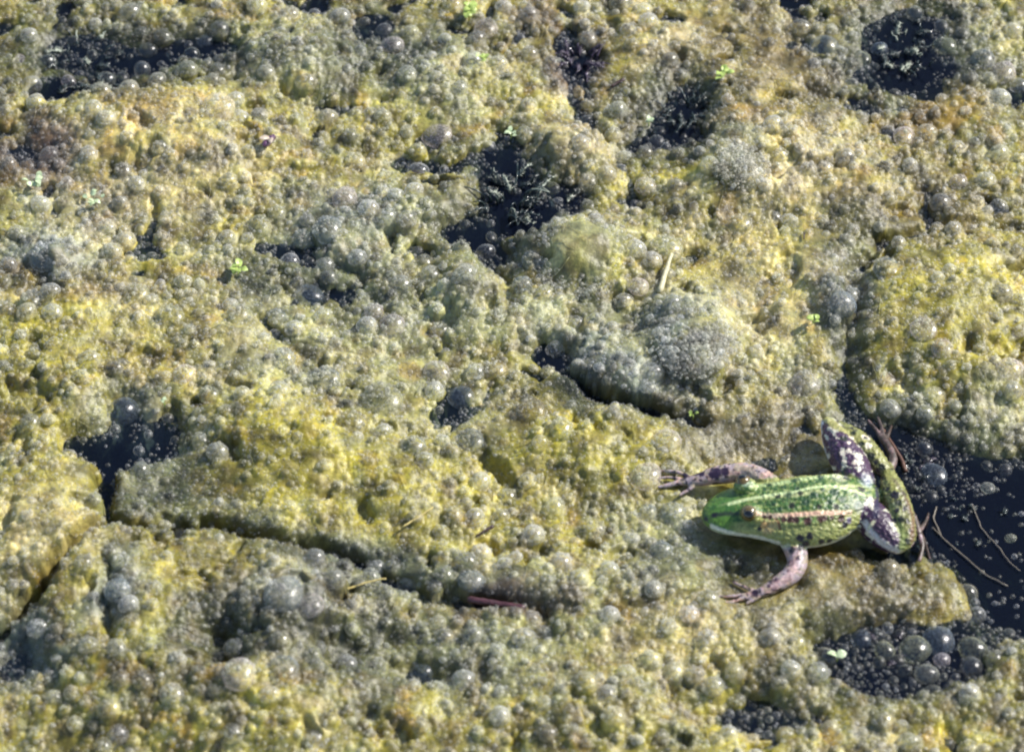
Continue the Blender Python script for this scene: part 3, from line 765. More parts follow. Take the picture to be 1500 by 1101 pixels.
# eardrum discs behind the eyes
for k, (px, py) in enumerate([(1120, 770)]):
    h = hit(px, py)
    if h is not None:
        b = bmesh.new(); bmesh.ops.create_icosphere(b, subdivisions=3, radius=1, matrix=Matrix.Diagonal((6 * U, 1.3 * U, 5.5 * U, 1)))
        m = bpy.data.meshes.new('eardrum'); b.to_mesh(m); b.free()
        e = link('eardrum', m, mat_simple('eardrum', (0.42, 0.27, 0.10), .4, .3), frog)
        e.location = Vector(h - org) * U; e.rotation_euler = (math.radians(-28), 0, 0)

# ------------------------------------------------------------------ small gas bubbles
frog_top = {}
cell = 4.0
for v in fc[::2]:
    frog_top[(int(v[0] // cell), int(v[1] // cell))] = True
def over_frog(x, y, r_):
    k0 = (int(x // cell), int(y // cell))
    return k0 in frog_top

class Hash:
    def __init__(self, c): self.c = c; self.d = {}
    def ok(self, x, y, r, f):
        cx, cy = int(x // self.c), int(y // self.c)
        for i in (-1, 0, 1):
            for j in (-1, 0, 1):
                for (a, b, q) in self.d.get((cx + i, cy + j), ()):
                    s = (r + q) * f
                    if (a - x) ** 2 + (b - y) ** 2 < s * s: return False
        return True
    def add(self, x, y, r): self.d.setdefault((int(x // self.c), int(y // self.c)), []).append((x, y, r))

placed = Hash(64)
big_at = []
# the bubbles one can point at: px, py, radius, squash, tint, opacity, label
BIG = [
    (70, 368, 30, .62, C_B, .25, 'large bluish grey bubble near the left edge'),
    (643, 192, 26, .8, C_L, .35, 'large pale grey bubble above left of the dark pondweed tuft'),
    (1208, 62, 24, .85, C_B, .3, 'large round grey bubble left of the upper right dark opening'),
    (1288, 68, 14, .85, C_B, .2, 'dark grey bubble at the rim of the upper right dark opening'),
    (1262, 82, 15, .8, C_G, .2, 'grey bubble wedged right below the large round grey bubble near the top right'),
    (945, 268, 17, .85, C_L, .3, 'pale violet grey bubble right of the dark pondweed tuft'),
    (1085, 322, 18, .7, C_G, .3, 'grey bubble in the pale algae right of the film covered dome'),
    (975, 358, 26, .7, C_G, .25, 'grey blue bubble touching the pale reed stub'),
    (505, 285, 20, .9, C_L, .45, 'bright whitish bubble in the yellow algae left of centre'),
    (480, 330, 24, .8, C_B, .25, 'bluish bubble right below the bright whitish bubble'),
    (445, 345, 18, .8, C_B, .2, 'bluish bubble leaning on the dark crease left of centre'),
    (380, 325, 19, .8, C_G, .25, 'grey bubble above the yellow green duckweed sprig'),
    (405, 308, 14, .8, C_G, .25, 'smaller grey bubble beside the one above the duckweed sprig'),
    (198, 425, 20, .7, C_G, .2, 'grey bubble below the large mound at the left'),
    (248, 457, 22, .6, C_G, .25, 'flattened grey green bubble at the left'),
    (45, 434, 18, .7, C_B, .2, 'dark bluish bubble near the left edge under the large one'),
    (8, 446, 14, .7, C_B, .3, 'bubble cut by the left edge of the view'),
    (350, 455, 20, .8, C_G, .2, 'grey bubble in the bubbly hollow left of centre'),
    (405, 460, 15, .8, C_B, .1, 'dark grey bubble in the bubbly hollow'),
    (452, 427, 22, .7, C_B, .1, 'dim bubble at the upper rim of the bubbly hollow'),
    (415, 520, 19, .85, C_B, .2, 'blue grey bubble with a bright foot in the middle left'),
    (475, 550, 24, .6, C_B, .3, 'flattened pale blue bubble in the middle left'),
    (270, 543, 17, .75, C_L, .3, 'pale bubble above the dark navy opening at the left'),
    (306, 574, 16, .8, C_G, .2, 'grey bubble right above the dark navy opening at the left'),
    (181, 597, 24, 1.05, C_B, .1, 'tall deep blue bubble standing in the dark navy opening at the left'),
    (548, 452, 14, .9, C_L, .35, 'bright bubble left of the tall grey hump'),
    (575, 470, 19, .8, C_L, .35, 'bright lavender bubble just left of the grey hump'),
    (560, 578, 30, .65, C_G, .25, 'broad greenish grey bubble below the centre'),
    (515, 612, 22, .8, C_BR, .15, 'brownish bubble with a bright rim on the yellow mound'),
    (640, 540, 20, .75, C_L, .2, 'grey lilac bubble below the centre'),
    (676, 576, 20, .85, C_B, .1, 'dark violet bubble above a small dark gap'),
    (725, 535, 18, .6, C_BR, .2, 'brownish lens shaped bubble under the central crack'),
    (605, 648, 18, .75, C_B, .3, 'pale blue bubble on the central yellow ridge'),
    (690, 638, 19, .7, C_B, .35, 'pale blue bubble right of its twin on the central ridge'),
    (660, 655, 14, .7, C_G, .3, 'small grey bubble between the two pale blue ones'),
    (778, 597, 22, .7, C_BR, .1, 'purplish brown bubble below the central crack'),
    (823, 622, 18, .8, C_G, .15, 'glassy grey bubble left of the long dark crack'),
    (977, 640, 20, .75, C_L, .3, 'lilac grey bubble above the frog hand'),
    (765, 413, 16, .9, C_B, .3, 'blue bubble beneath the film covered dome'),
    (797, 425, 14, .85, C_G, .2, 'small glassy bubble right of the blue bubble under the dome'),
    (782, 375, 18, .7, C_B, .2, 'grey violet bubble on the left flank of the film covered dome'),
    (935, 415, 16, .85, C_L, .4, 'bright bubble right of the film covered dome'),
    (985, 745, 17, .9, C_B, .3, 'blue grey bubble left of the frog snout'),
    (948, 745, 14, .9, C_B, .3, 'grey bubble second from the frog snout'),
    (968, 802, 17, .85, C_B, .3, 'round bluish bubble lower left of the frog head'),
    (945, 690, 24, .8, C_L, .4, 'pale whitish bubble just left of the frog fingers'),
    (865, 768, 20, .7, C_G, .2, 'grey green bubble right of the thin dark splinter'),
    (600, 850, 18, .8, C_B, .2, 'dark lavender bubble at the right end of the long crack'),
    (650, 836, 14, .8, C_G, .2, 'grey bubble right of the crack end'),
    (690, 845, 18, .8, C_B, .3, 'bluish bubble above the dark red twig'),
    (415, 862, 28, .75, C_B, .15, 'big blue grey bubble on the lower left mound'),
    (455, 880, 20, .8, C_L, .3, 'pale bubble at the right shoulder of the lower left mound'),
    (172, 858, 18, .9, C_B, .05, 'deep blue bubble in the groove of the lower left mound'),
    (350, 980, 24, .8, C_L, .3, 'silvery bubble in the bottom dark gap at the left'),
    (415, 975, 22, .8, C_B, .2, 'blue grey bubble at the bottom left of centre'),
    (455, 954, 15, .85, C_G, .15, 'small grey bubble in the bottom dark gap'),
    (618, 980, 16, .9, C_B, .1, 'dark glassy bubble at the bottom'),
    (1340, 945, 22, .9, C_G, -.05, 'clear round bubble in the lower right dark water'),
    (1425, 945, 19, .9, C_G, -.05, 'clear bubble with bright rim at the far lower right'),
    (1375, 932, 24, .85, C_B, .15, 'grey violet bubble behind the clear ones at the lower right'),
    (1296, 948, 15, .9, C_G, -.05, 'small clear bubble at the left of the clear ones'),
    (1165, 935, 13, .9, C_G, .05, 'glassy bubble at the edge of the lower dark water'),
    (1380, 962, 11, .9, C_L, .4, 'tiny pinkish bubble in front of the grey violet one'),
    (1262, 932, 15, .9, C_B, .05, 'dark bubble at the top of the lower dark water'),
    (1368, 690, 20, .55, C_B, .15, 'flat blue grey bubble floating in the dark water behind the frog'),
    (1232, 440, 22, 1.1, C_B, .2, 'tall grey blue bubble beside the crease at the right'),
    (1180, 555, 22, .7, C_L, .3, 'silvery bubble above the frog knee'),
    (1355, 475, 22, .55, C_L, .5, 'whitish flat bubble on the yellow green mound at the right'),
    (1380, 505, 17, .7, C_L, .4, 'whitish bubble lower on the yellow green mound at the right'),
    (1405, 558, 17, .7, C_L, .3, 'lilac bubble at the foot of the yellow green mound'),
    (1295, 552, 16, .55, C_L, .4, 'small flat pale bubble right of the crease'),
    (1478, 535, 20, .8, C_L, .3, 'violet bubble near the right edge'),
    (1485, 473, 22, .5, C_L, .55, 'white flat bubble at the right edge'),
    (1440, 82, 20, .8, C_B, .3, 'violet grey bubble near the top right corner'),
    (1470, 100, 20, .8, C_L, .3, 'pale bubble right beside the violet grey one near the top right corner'),
    (1385, 62, 20, .8, C_G, .2, 'grey bubble right of the upper right dark opening'),
    (712, 36, 20, .7, C_L, .3, 'pale blue bubble beside the topmost yellow duckweed'),
    (575, 62, 18, .9, C_L, .3, 'lilac bubble in the dark patch at the top'),
    (320, 150, 26, .8, C_P, .3, 'pale yellowish dome bubble on the upper left mound'),
    (300, 56, 13, .8, C_B, .1, 'deep blue bubble in the upper left dark opening'),
    (100, 115, 12, .8, C_L, .3, 'small white bubble on the rim of the upper left black hole'),
    (30, 85, 13, .8, C_L, .4, 'small pinkish bubble near the upper left corner'),
    (1405, 262, 14, .8, C_L, .4, 'bright bubble in the brown foam at the upper right'),
    (1325, 195, 18, .8, C_L, .35, 'pale violet bubble below the orange patch at the upper right'),
    (770, 192, 15, .9, C_G, .2, 'round grey bubble over the dark pondweed tuft'),
    (1018, 492, 54, .5, C_L * .8, .5, 'very large pale foam covered dome above left of the frog'),
    (850, 372, 58, .5, C_G, .5, 'broad olive grey foam covered dome below the dark pondweed tuft'),
    (1085, 232, 38, .5, C_G, .4, 'large smooth grey dome in the pale foam at the upper right'),
    (1300, 388, 22, .6, C_B, .2, 'blue grey bubble at the dark crease upper right'),
    (1010, 895, 14, .8, C_L, .4, 'pale bubble below the frog hand'),
]
def dome_mesh(name, seed, segs=28, rings=14, z0=-.35):
    """a bubble skin: a little more than half a ball, slightly uneven"""
    b = bmesh.new()
    rg = random.Random(seed)
    bmesh.ops.create_uvsphere(b, u_segments=segs, v_segments=rings, radius=1)
    ph = [rg.uniform(0, 6.28) for _ in range(4)]
    for v in b.verts:
        a = math.atan2(v.co.y, v.co.x)
        k = 1 + .045 * math.sin(2 * a + ph[0]) + .03 * math.sin(3 * a + ph[1] + v.co.z * 2) + .02 * math.sin(5 * a + ph[2])
        v.co.x *= k; v.co.y *= k
    bmesh.ops.delete(b, geom=[v for v in b.verts if v.co.z < z0 - .12], context='VERTS')
    m = bpy.data.meshes.new(name); b.to_mesh(m); b.free()
    m.materials.append(M_BUB)
    m.polygons.foreach_set('use_smooth', [True] * len(m.polygons))
    return m
domes = [dome_mesh('bubble_skin', s) for s in range(5)]
for k, (px, py, rr, sq, tc_, cov, lab) in enumerate(BIG):
    sq *= .82
    z = ground(px, py + rr * .5)
    p = P(px, py + rr * .25, z + 2)
    o = bpy.data.objects.new('gas_bubble', domes[k % 5]); col.objects.link(o)
    o.location = (p.x * U, p.y * U, (z + rr * sq * (.02 if rr < 31 else -.3)) * U)
    o.scale = (rr * U * random.uniform(.95, 1.1), rr * U, rr * sq * U)
    o.rotation_euler = (random.uniform(-.12, .12), random.uniform(-.12, .12), random.uniform(0, 6.28))
    jit = random.uniform(1.3, 1.8)
    o.color = (tc_[0] * jit, tc_[1] * jit, tc_[2] * jit, (cov * .45 - .08) if rr < 31 else -.3)
    tag(o, lab, 'bubble', 'large gas bubbles in the algae')
    placed.add(p.x, p.y, rr * .95)
    if z > WATER_Z + 3 and cov > 0: big_at.append((p.x, p.y, rr, z))

LAND = [(745, 280, 'around the dark pondweed tuft'), (200, 200, 'on the upper left mound'), (420, 480, 'in the bubbly hollow left of centre'),
        (150, 640, 'near the dark navy opening at the left'), (250, 880, 'on the lower left mound'), (560, 950, 'along the bottom dark gaps'),
        (450, 690, 'on the yellow ridge left of centre'), (850, 380, 'on and below the film covered dome'), (1010, 500, 'on the round grey dome'),
        (1200, 200, 'in the pale foam at the upper right'), (1330, 60, 'near the upper right dark opening'), (1390, 460, 'on the yellow green mound at the right'),
        (980, 780, 'in the foam left of the frog'), (1200, 880, 'in the foam below the frog'), (1350, 950, 'in the lower right dark water'),
        (1430, 720, 'in the dark water behind the frog'), (650, 100, 'in the grey foam at the top'), (80, 450, 'in the foam by the left edge'),
        (800, 700, 'in the yellow foam below the centre'), (1130, 620, 'in the brown foam above the frog')]

# candidate positions inside and around the frame, biggest first
NC = 190000
cx_ = rng.uniform(-1000, 1000, NC); cy_ = rng.uniform(-900, 980, NC)
cr_ = 2.2 * np.power(rng.uniform(0.0004, 1, NC), -1 / 3.1)
cr_ = np.minimum(cr_, 16)
# where bubbles run large and where the algae is fine grained
size_n = 1 + .45 * fbm(cx_, cy_, 110, 2, 501)
FINE = [(450, 680, 170, 90), (900, 655, 130, 50), (60, 740, 100, 80), (1160, 380, 120, 120), (1390, 450, 110, 80), (1150, 870, 120, 60), (1120, 640, 120, 50), (1090, 80, 110, 70), (250, 820, 170, 40), (1380, 160, 60, 40)]
for f in FINE:
    size_n = size_n * (1 - .33 * np.exp(-feat(cx_, cy_, (f[0], f[1], f[2], f[3], 0))))
cr_ = np.clip(cr_ * size_n, 1.9, 17)
order = np.argsort(-cr_)
cx_, cy_, cr_ = cx_[order], cy_[order], cr_[order]
ch_ = height(cx_, cy_)
bare_ = fbm(cx_, cy_, 80, 3, 555) - 2 * np.exp(-feat(cx_, cy_, (1180, 740, 170, 130, 0)) ** 2)
px_list = []
POOL = P2(1310, 955); POOL2 = P2(1370, 680)
tiny = Hash(9)
mid_things = []
for k in range(NC):
    x, y, rr, h = float(cx_[k]), float(cy_[k]), float(cr_[k]), float(ch_[k])
    if h < WATER_Z - 1:
        # on open water bubbles are sparse and float
        pool = ((x - POOL[0]) / 150) ** 2 + ((y - POOL[1]) / 55) ** 2 < 1 or (((x - POOL2[0]) / 110) ** 2 + ((y - POOL2[1]) / 55) ** 2 < 1 and random.random() < .6)
        if random.random() > (.75 if pool else .05 if h < WATER_Z - 16 else .7): continue
        h = WATER_Z
    if over_frog(x, y, rr) or (rr > 5 and any(over_frog(x + rr * a_, y + rr * b_, rr) for a_, b_ in ((1, 0), (-1, 0), (0, 1), (0, -1)))): continue
    if bare_[k] > .38 and rr < 6 and random.random() < .8: continue
    if rr > 4.0:
        if not placed.ok(x, y, rr, .80): continue
        placed.add(x, y, rr)
    else:
        if not placed.ok(x, y, rr * .5, .88): continue
        if not tiny.ok(x, y, rr, .74): continue
        tiny.add(x, y, rr)
    px_list.append((x, y, h, rr))
B = np.array(px_list)
bt = tint(B[:, 0], B[:, 1])
nb = len(B)
rv = rng.uniform(0, 1, (nb, 3))
# each film takes the algae colour, paler for some, grey for others
grey = np.where(rv[:, 0] < .40, .75, .40)[:, None]
bt2 = bt * (1 - grey) + np.array((.68, .69, .72)) * grey * np.clip(bt.mean(1, keepdims=True) * 5, 0, 1.2)
bt2 = np.clip(bt2 * (.8 + 1.25 * rv[:, 1:2] ** 1.3), 0, .85)
cover = np.clip(-.15 + .36 * rv[:, 2], -.2, 1)
cover[B[:, 2] <= WATER_Z + .01] *= .25
embed = -.25 + .4 * rng.uniform(0, 1, nb)

# the algae skin bulges over and around every larger bubble
Zg = zf.reshape(ny, nx).copy(); Cg = cf.reshape(ny, nx, 3).copy()
stamp = [(x, y, r_, h) for x, y, h, r_ in B[B[:, 3] > 3.4] if h > WATER_Z]
for (cxx, cyy, rr, hh) in big_at: stamp.append((cxx, cyy, rr * .9, hh))
jr = np.random.default_rng(3)
for (x, y, rr, h) in stamp:
    q = rr * 1.45
    i0, i1 = np.searchsorted(gx, (x - q, x + q)); j0, j1 = np.searchsorted(gy, (y - q, y + q))
    if i1 - i0 < 1 or j1 - j0 < 1: continue
    xx = gx[i0:i1][None, :] - x; yy = gy[j0:j1][:, None] - y
    d2_ = (xx * xx + yy * yy) / (rr * rr)
    k_ = jr.uniform(.25, .65) if rr < 28 else .42
    dome_ = h - rr * .25 + rr * k_ * np.sqrt(np.clip(1.15 - d2_, 0, None))
    # a sunken ring, then the dome
    sub = Zg[j0:j1, i0:i1]
    sub -= rr * .10 * np.exp(-((np.sqrt(d2_) - 1.15) / .22) ** 2)
    m_ = d2_ < 1.15
    sub[m_] = np.maximum(sub[m_], dome_[m_])
co[:, 2] = Zg.ravel() * U
mat_me.vertices.foreach_set('co', co.astype(np.float32).ravel()); mat_me.update()
extra = []
for (x, y, h, rr) in [(b_[0], b_[1], b_[3], b_[2]) for b_ in big_at] + [tuple(v) for v in B[(B[:, 3] > 7.5) & (B[:, 2] > WATER_Z)]]:
    for _ in range(int(rr * rr * (.13 if rr < 31 else .6))):
        a = jr.uniform(0, 6.283); ph = jr.uniform(.0, 1.25 if rr < 31 else 1.57); r2 = rr * (.98 if rr < 31 else jr.uniform(.8, 1.22))
        extra.append((x + r2 * math.sin(ph) * math.cos(a), y + r2 * math.sin(ph) * math.sin(a), h + r2 * (.72 if rr < 31 else .34) * math.cos(ph), min(3.6 if rr < 31 else 9, 1.3 * jr.uniform(.02, 1) ** -.4)))
E = np.array(extra)

# the largest of them are things of their own
inframe = (np.abs(B[:, 0]) < 740)
inv = np.zeros(nb, bool)
pix = np.zeros((nb, 2))
kk = 1.0
cc = CAMP / U
a_ = math.pi / 2 - ELEV
rel = B[:, :3] - np.array(cc)
yc = rel[:, 1] * math.cos(a_) + rel[:, 2] * math.sin(a_); zc = -rel[:, 1] * math.sin(a_) + rel[:, 2] * math.cos(a_)
pix[:, 0] = 750 + rel[:, 0] / -zc * LENS / 36 * 1500; pix[:, 1] = 550.5 - yc / -zc * LENS / 36 * 1500
inv = (pix[:, 0] > 5) & (pix[:, 0] < 1495) & (pix[:, 1] > 5) & (pix[:, 1] < 1096)
cand = np.where(inv)[0][:max(0, 300 - len(BIG) - 2)]
small_domes = [dome_mesh('small_bubble_skin', 20 + s, 18, 9) for s in range(4)]
MARKS = [(b_[0], b_[1], b_[6]) for b_ in BIG if len(b_[6].split()) <= 10] + [(748, 285, 'big dark pondweed tuft'), (850, 85, 'violet black pondweed tuft'),
    (1002, 150, 'dark teal pondweed tuft'), (1032, 757, 'frog snout'), (1315, 805, 'near knee of the frog'), (1215, 615, 'far knee of the frog'), (1080, 875, 'near hand of the frog'),
    (725, 884, 'dark red twig'), (710, 777, 'dark splinter'), (688, 18, 'topmost duckweed sprig'), (348, 398, 'duckweed by the bubbly hollow'), (975, 400, 'pale reed stub'), (389, 216, 'dead insect'),
    (80, 125, 'upper left black hole'), (52, 268, 'leftmost duckweed sprig'), (1325, 60, 'upper right dark opening'), (1057, 108, 'duckweed right of the upper dark opening'),
    (530, 856, 'thin yellow straw'), (612, 757, 'thin pale straw'), (165, 776, 'fork of the long dark crack'), (1246, 520, 'dark crease left of the yellow green mound')]
used = set()
isthing = np.zeros(nb, bool)
for k in cand:
    x, y, h, rr = B[k]
    o = bpy.data.objects.new('foam_bubble', small_domes[k % 4]); col.objects.link(o)
    sq = random.uniform(.7, 1.0)
    o.location = (x * U, y * U, (h + rr * sq * .05) * U)
    o.scale = (rr * U, rr * U * random.uniform(.85, 1.1), rr * sq * U)
    o.rotation_euler = (0, 0, random.uniform(0, 6.28))
    o.color = (*bt2[k], float(cover[k]) * .7)
    j = min(LAND, key=lambda L: (L[0] - pix[k, 0]) ** 2 + (L[1] - pix[k, 1]) ** 2)
    mx_, mn_ = max(bt2[k]), min(bt2[k])
    tone = 'grey' if mn_ > .62 * mx_ else 'pale' if mx_ > .5 else 'yellowish' if mx_ > .3 else 'olive'
    lab = None
    for L in sorted(MARKS, key=lambda L: (L[0] - pix[k, 0]) ** 2 + (L[1] - pix[k, 1]) ** 2)[:5]:
        ddx, ddy = pix[k, 0] - L[0], pix[k, 1] - L[1]
        dirn = ['right of', 'below right of', 'below', 'below left of', 'left of', 'above left of', 'above', 'above right of'][int(round(math.atan2(ddy, ddx) / (math.pi / 4))) % 8]
        t_ = tone + ' bubble ' + dirn + ' the ' + L[2]
        if t_ not in used and len(t_.split()) <= 16:
            lab = t_; break
    used.add(lab)
    tag(o, lab or 'mid-sized gas bubble ' + j[2], 'bubble', 'mid-sized bubbles ' + j[2])
    isthing[k] = True

def gn_instances(obj, radius_attr, mat, sub):
    g = bpy.data.node_groups.new('scatter', 'GeometryNodeTree')
    g.interface.new_socket('Geometry', in_out='INPUT', socket_type='NodeSocketGeometry')
    g.interface.new_socket('Geometry', in_out='OUTPUT', socket_type='NodeSocketGeometry')
    gi = g.nodes.new('NodeGroupInput'); go = g.nodes.new('NodeGroupOutput')
    ico = g.nodes.new('GeometryNodeMeshIcoSphere'); ico.inputs['Radius'].default_value = 1; ico.inputs['Subdivisions'].default_value = sub
    ss = g.nodes.new('GeometryNodeSetShadeSmooth')
    smt = g.nodes.new('GeometryNodeSetMaterial'); smt.inputs['Material'].default_value = mat
    iop = g.nodes.new('GeometryNodeInstanceOnPoints')
    na = g.nodes.new('GeometryNodeInputNamedAttribute'); na.data_type = 'FLOAT_VECTOR'; na.inputs['Name'].default_value = 'size'
    nr = g.nodes.new('GeometryNodeInputNamedAttribute'); nr.data_type = 'FLOAT_VECTOR'; nr.inputs['Name'].default_value = 'turn'
    g.links.new(gi.outputs[0], iop.inputs['Points']); g.links.new(ico.outputs[0], ss.inputs[0]); g.links.new(ss.outputs[0], smt.inputs[0])
    g.links.new(smt.outputs[0], iop.inputs['Instance']); g.links.new(na.outputs[0], iop.inputs['Scale']); g.links.new(nr.outputs[0], iop.inputs['Rotation'])
    g.links.new(iop.outputs[0], go.inputs[0])
    md = obj.modifiers.new('scatter', 'NODES'); md.node_group = g

S = ~isthing
Bs = B[S]; cT = bt2[S]; cV = cover[S]; cE = embed[S]
tE = tint(E[:, 0], E[:, 1]); tE = np.clip((tE * .6 + np.clip(tE.mean(1, keepdims=True) * 1.6, 0, .4)) * jr.uniform(.8, 1.6, (len(E), 1)), 0, .85)
Bs = np.concatenate([Bs, E]); cT = np.concatenate([cT, tE]); cV = np.concatenate([cV, jr.uniform(0, .35, len(E))]); cE = np.concatenate([cE, np.zeros(len(E))])
ns = len(Bs)
me = bpy.data.meshes.new('algae_foam')
me.vertices.add(ns)
sq = rng.uniform(.55, .85, ns)
zz = Bs[:, 2] + Bs[:, 3] * sq * cE
me.vertices.foreach_set('co', (np.stack([Bs[:, 0], Bs[:, 1], zz], 1) * U).astype(np.float32).ravel())
me.attributes.new('size', 'FLOAT_VECTOR', 'POINT').data.foreach_set('vector', (np.stack([Bs[:, 3] * rng.uniform(.85, 1.15, ns), Bs[:, 3] * rng.uniform(.85, 1.15, ns), Bs[:, 3] * sq], 1) * U).astype(np.float32).ravel())
me.attributes.new('turn', 'FLOAT_VECTOR', 'POINT').data.foreach_set('vector', rng.uniform(-.4, .4, (ns, 3)).astype(np.float32).ravel())
me.attributes.new('tint', 'FLOAT_COLOR', 'POINT').data.foreach_set('color', np.concatenate([cT, np.ones((ns, 1))], 1).astype(np.float32).ravel())
me.attributes.new('cover', 'FLOAT', 'POINT').data.foreach_set('value', cV.astype(np.float32))
foam = bpy.data.objects.new('algae_foam', me); col.objects.link(foam); me.materials.append(M_FOAM)
gn_instances(foam, 'size', M_FOAM, 2)
tag(foam, 'countless tiny gas bubbles crowding the yellow green algae mat', 'foam', kind='stuff')
print('foam bubbles', ns, 'mat verts', nx * ny, 'frog verts', n)

# ------------------------------------------------------------------ slimy strands lying over the mat
NSX = 1300
sx = rng.uniform(-860, 860, NSX); sy = rng.uniform(-780, 840, NSX)
sa = fbm(sx, sy, 160, 2, 601) * 3 + rng.normal(0, .5, NSX); sl = rng.uniform(14, 55, NSX); sk = rng.normal(0, .022, NSX)
K = 9
PX = np.zeros((NSX, K)); PY = np.zeros((NSX, K)); PX[:, 0] = sx; PY[:, 0] = sy
for k in range(1, K):
    PX[:, k] = PX[:, k - 1] + np.cos(sa) * sl / K; PY[:, k] = PY[:, k - 1] + np.sin(sa) * sl / K; sa = sa + sk * sl / K + rng.normal(0, .12, NSX)
PZ = height(PX.ravel(), PY.ravel()).reshape(NSX, K)
keep = (PZ.min(1) > WATER_Z) & np.array([not any(over_frog(PX[i_, k_], PY[i_, k_], 0) for k_ in range(K)) for i_ in range(NSX)])
PX, PY, PZ = PX[keep], PY[keep], PZ[keep]
PZ = (PZ + np.roll(PZ, 1, 1) + np.roll(PZ, -1, 1)) / 3; PZ = PZ + 2.2; PZ[:, 0] -= 3.5; PZ[:, -1] -= 3.5
m_ = len(PX); wd = rng.uniform(.3, .6, m_)[:, None]
tx = np.gradient(PX, axis=1); ty = np.gradient(PY, axis=1); L_ = np.sqrt(tx * tx + ty * ty) + 1e-6; nxv, nyv = -ty / L_ * wd, tx / L_ * wd
V = np.stack([np.stack([PX + nxv, PY + nyv, PZ - wd * .4], 2), np.stack([PX - nxv, PY - nyv, PZ - wd * .4], 2), np.stack([PX, PY, PZ + wd * .9], 2)], 2).reshape(-1, 3)
F = []
base = (np.arange(m_)[:, None] * K + np.arange(K - 1)[None, :]).ravel() * 3
for a, b_ in ((0, 1), (1, 2), (2, 0)):
    F.append(np.stack([base + a, base + b_, base + 3 + b_, base + 3 + a], 1))
F = np.concatenate(F)
me = bpy.data.meshes.new('algae_strands'); me.from_pydata((V * U).tolist(), [], F.tolist())
tcs = np.clip(tint(V[:, 0], V[:, 1]) * 1.0, 0, .6)
me.attributes.new('col', 'FLOAT_COLOR', 'POINT').data.foreach_set('color', np.concatenate([tcs, np.ones((len(tcs), 1))], 1).astype(np.float32).ravel())
tag(link('algae_strands', me, M_ALGAE), 'fine slimy threads of algae draped over the yellow green mat', 'algae', kind='stuff')

# ------------------------------------------------------------------ plants and bits
def tube(pts, rads, segs=6, name='stem'):
    """a tapered tube along points (metres), closed ends"""
    b = bmesh.new(); rings = []
    pts = [Vector(p) for p in pts]
    for k, p in enumerate(pts):
        d = (pts[min(k + 1, len(pts) - 1)] - pts[max(k - 1, 0)]).normalized()
        s = d.cross(Vector((0, 0, 1)) if abs(d.z) < .9 else Vector((1, 0, 0))).normalized(); t_ = d.cross(s)
        rings.append([b.verts.new(p + (s * math.cos(6.283 * j / segs) + t_ * math.sin(6.283 * j / segs)) * rads[k]) for j in range(segs)])
    for r0, r1 in zip(rings[:-1], rings[1:]):
        for j in range(segs): b.faces.new((r0[j], r0[(j + 1) % segs], r1[(j + 1) % segs], r1[j]))
    b.faces.new(rings[0][::-1]); b.faces.new(rings[-1])
    m = bpy.data.meshes.new(name); b.to_mesh(m); b.free()
    return m

def leaf_mesh(L, Wd, th, curl=.2, name='leaf'):
    b = bmesh.new(); top = []; bot = []
    n_ = 6
    for k in range(n_ + 1):
        t_ = k / n_; w_ = Wd * math.sin(math.pi * (0.08 + .9 * t_)) ** .8
        z = curl * L * (t_ - t_ * t_) * 2
        top.append([b.verts.new((t_ * L, s * w_, z + th * (1 - abs(s)) + (.25 * w_ * abs(s)))) for s in (-1, 0, 1)])
        bot.append([b.verts.new((t_ * L, s * w_ * .98, z - th + (.25 * w_ * abs(s)))) for s in (-1, 0, 1)])
    for k in range(n_):
        for j in range(2):
            b.faces.new((top[k][j], top[k + 1][j], top[k + 1][j + 1], top[k][j + 1]))
            b.faces.new((bot[k][j], bot[k][j + 1], bot[k + 1][j + 1], bot[k + 1][j]))
        b.faces.new((top[k][0], bot[k][0], bot[k + 1][0], top[k + 1][0])); b.faces.new((top[k][2], top[k + 1][2], bot[k + 1][2], bot[k][2]))
    b.faces.new((top[0][0], top[0][1], top[0][2], bot[0][2], bot[0][1], bot[0][0])); b.faces.new((top[-1][2], top[-1][1], top[-1][0], bot[-1][0], bot[-1][1], bot[-1][2]))
    m = bpy.data.meshes.new(name); b.to_mesh(m); b.free()
    return m

M_DUCK = mat_simple('duckweed_leaf', (0.48, 0.60, 0.16), .4, .25, 700, trans=.25)
M_DUCKP = mat_simple('pale_leaf', (0.58, 0.68, 0.42), .4, .25, 700, trans=.25)
M_STEMD = mat_simple('dark_pondweed', (0.022, 0.036, 0.034), .35, .5, 900, coat=.4)
M_STEMP = mat_simple('pale_filament', (0.30, 0.33, 0.26), .4, .4, 900)
M_STEMM = mat_simple('violet_pondweed', (0.05, 0.035, 0.06), .35, .5, 900, coat=.4)
M_STRAW = mat_simple('straw', (0.50, 0.40, 0.14), .45, .3, 800)
M_REED = mat_simple('pale_reed', (0.52, 0.48, 0.30), .5, .3, 800)
M_DARKT = mat_simple('dark_wood', (0.035, 0.015, 0.012), .4, .4, 800, coat=.3)
M_REDT = mat_simple('red_brown_twig', (0.07, 0.025, 0.03), .4, .5, 700, coat=.3)
M_ROOT = mat_simple('pale_root', (0.20, 0.17, 0.13), .5, .3, 900)
leafA = leaf_mesh(9.5 * U, 3.6 * U, .5 * U); leafB = leaf_mesh(7.5 * U, 3.0 * U, .5 * U, .35)
leafA.materials.append(M_DUCK); leafB.materials.append(M_DUCK)
leafC = leaf_mesh(9 * U, 3.0 * U, .5 * U, .3); leafC.materials.append(M_DUCKP)
leafD = leaf_mesh(7 * U, 3.2 * U, .5 * U, .1); leafD.materials.append(M_DUCKP)

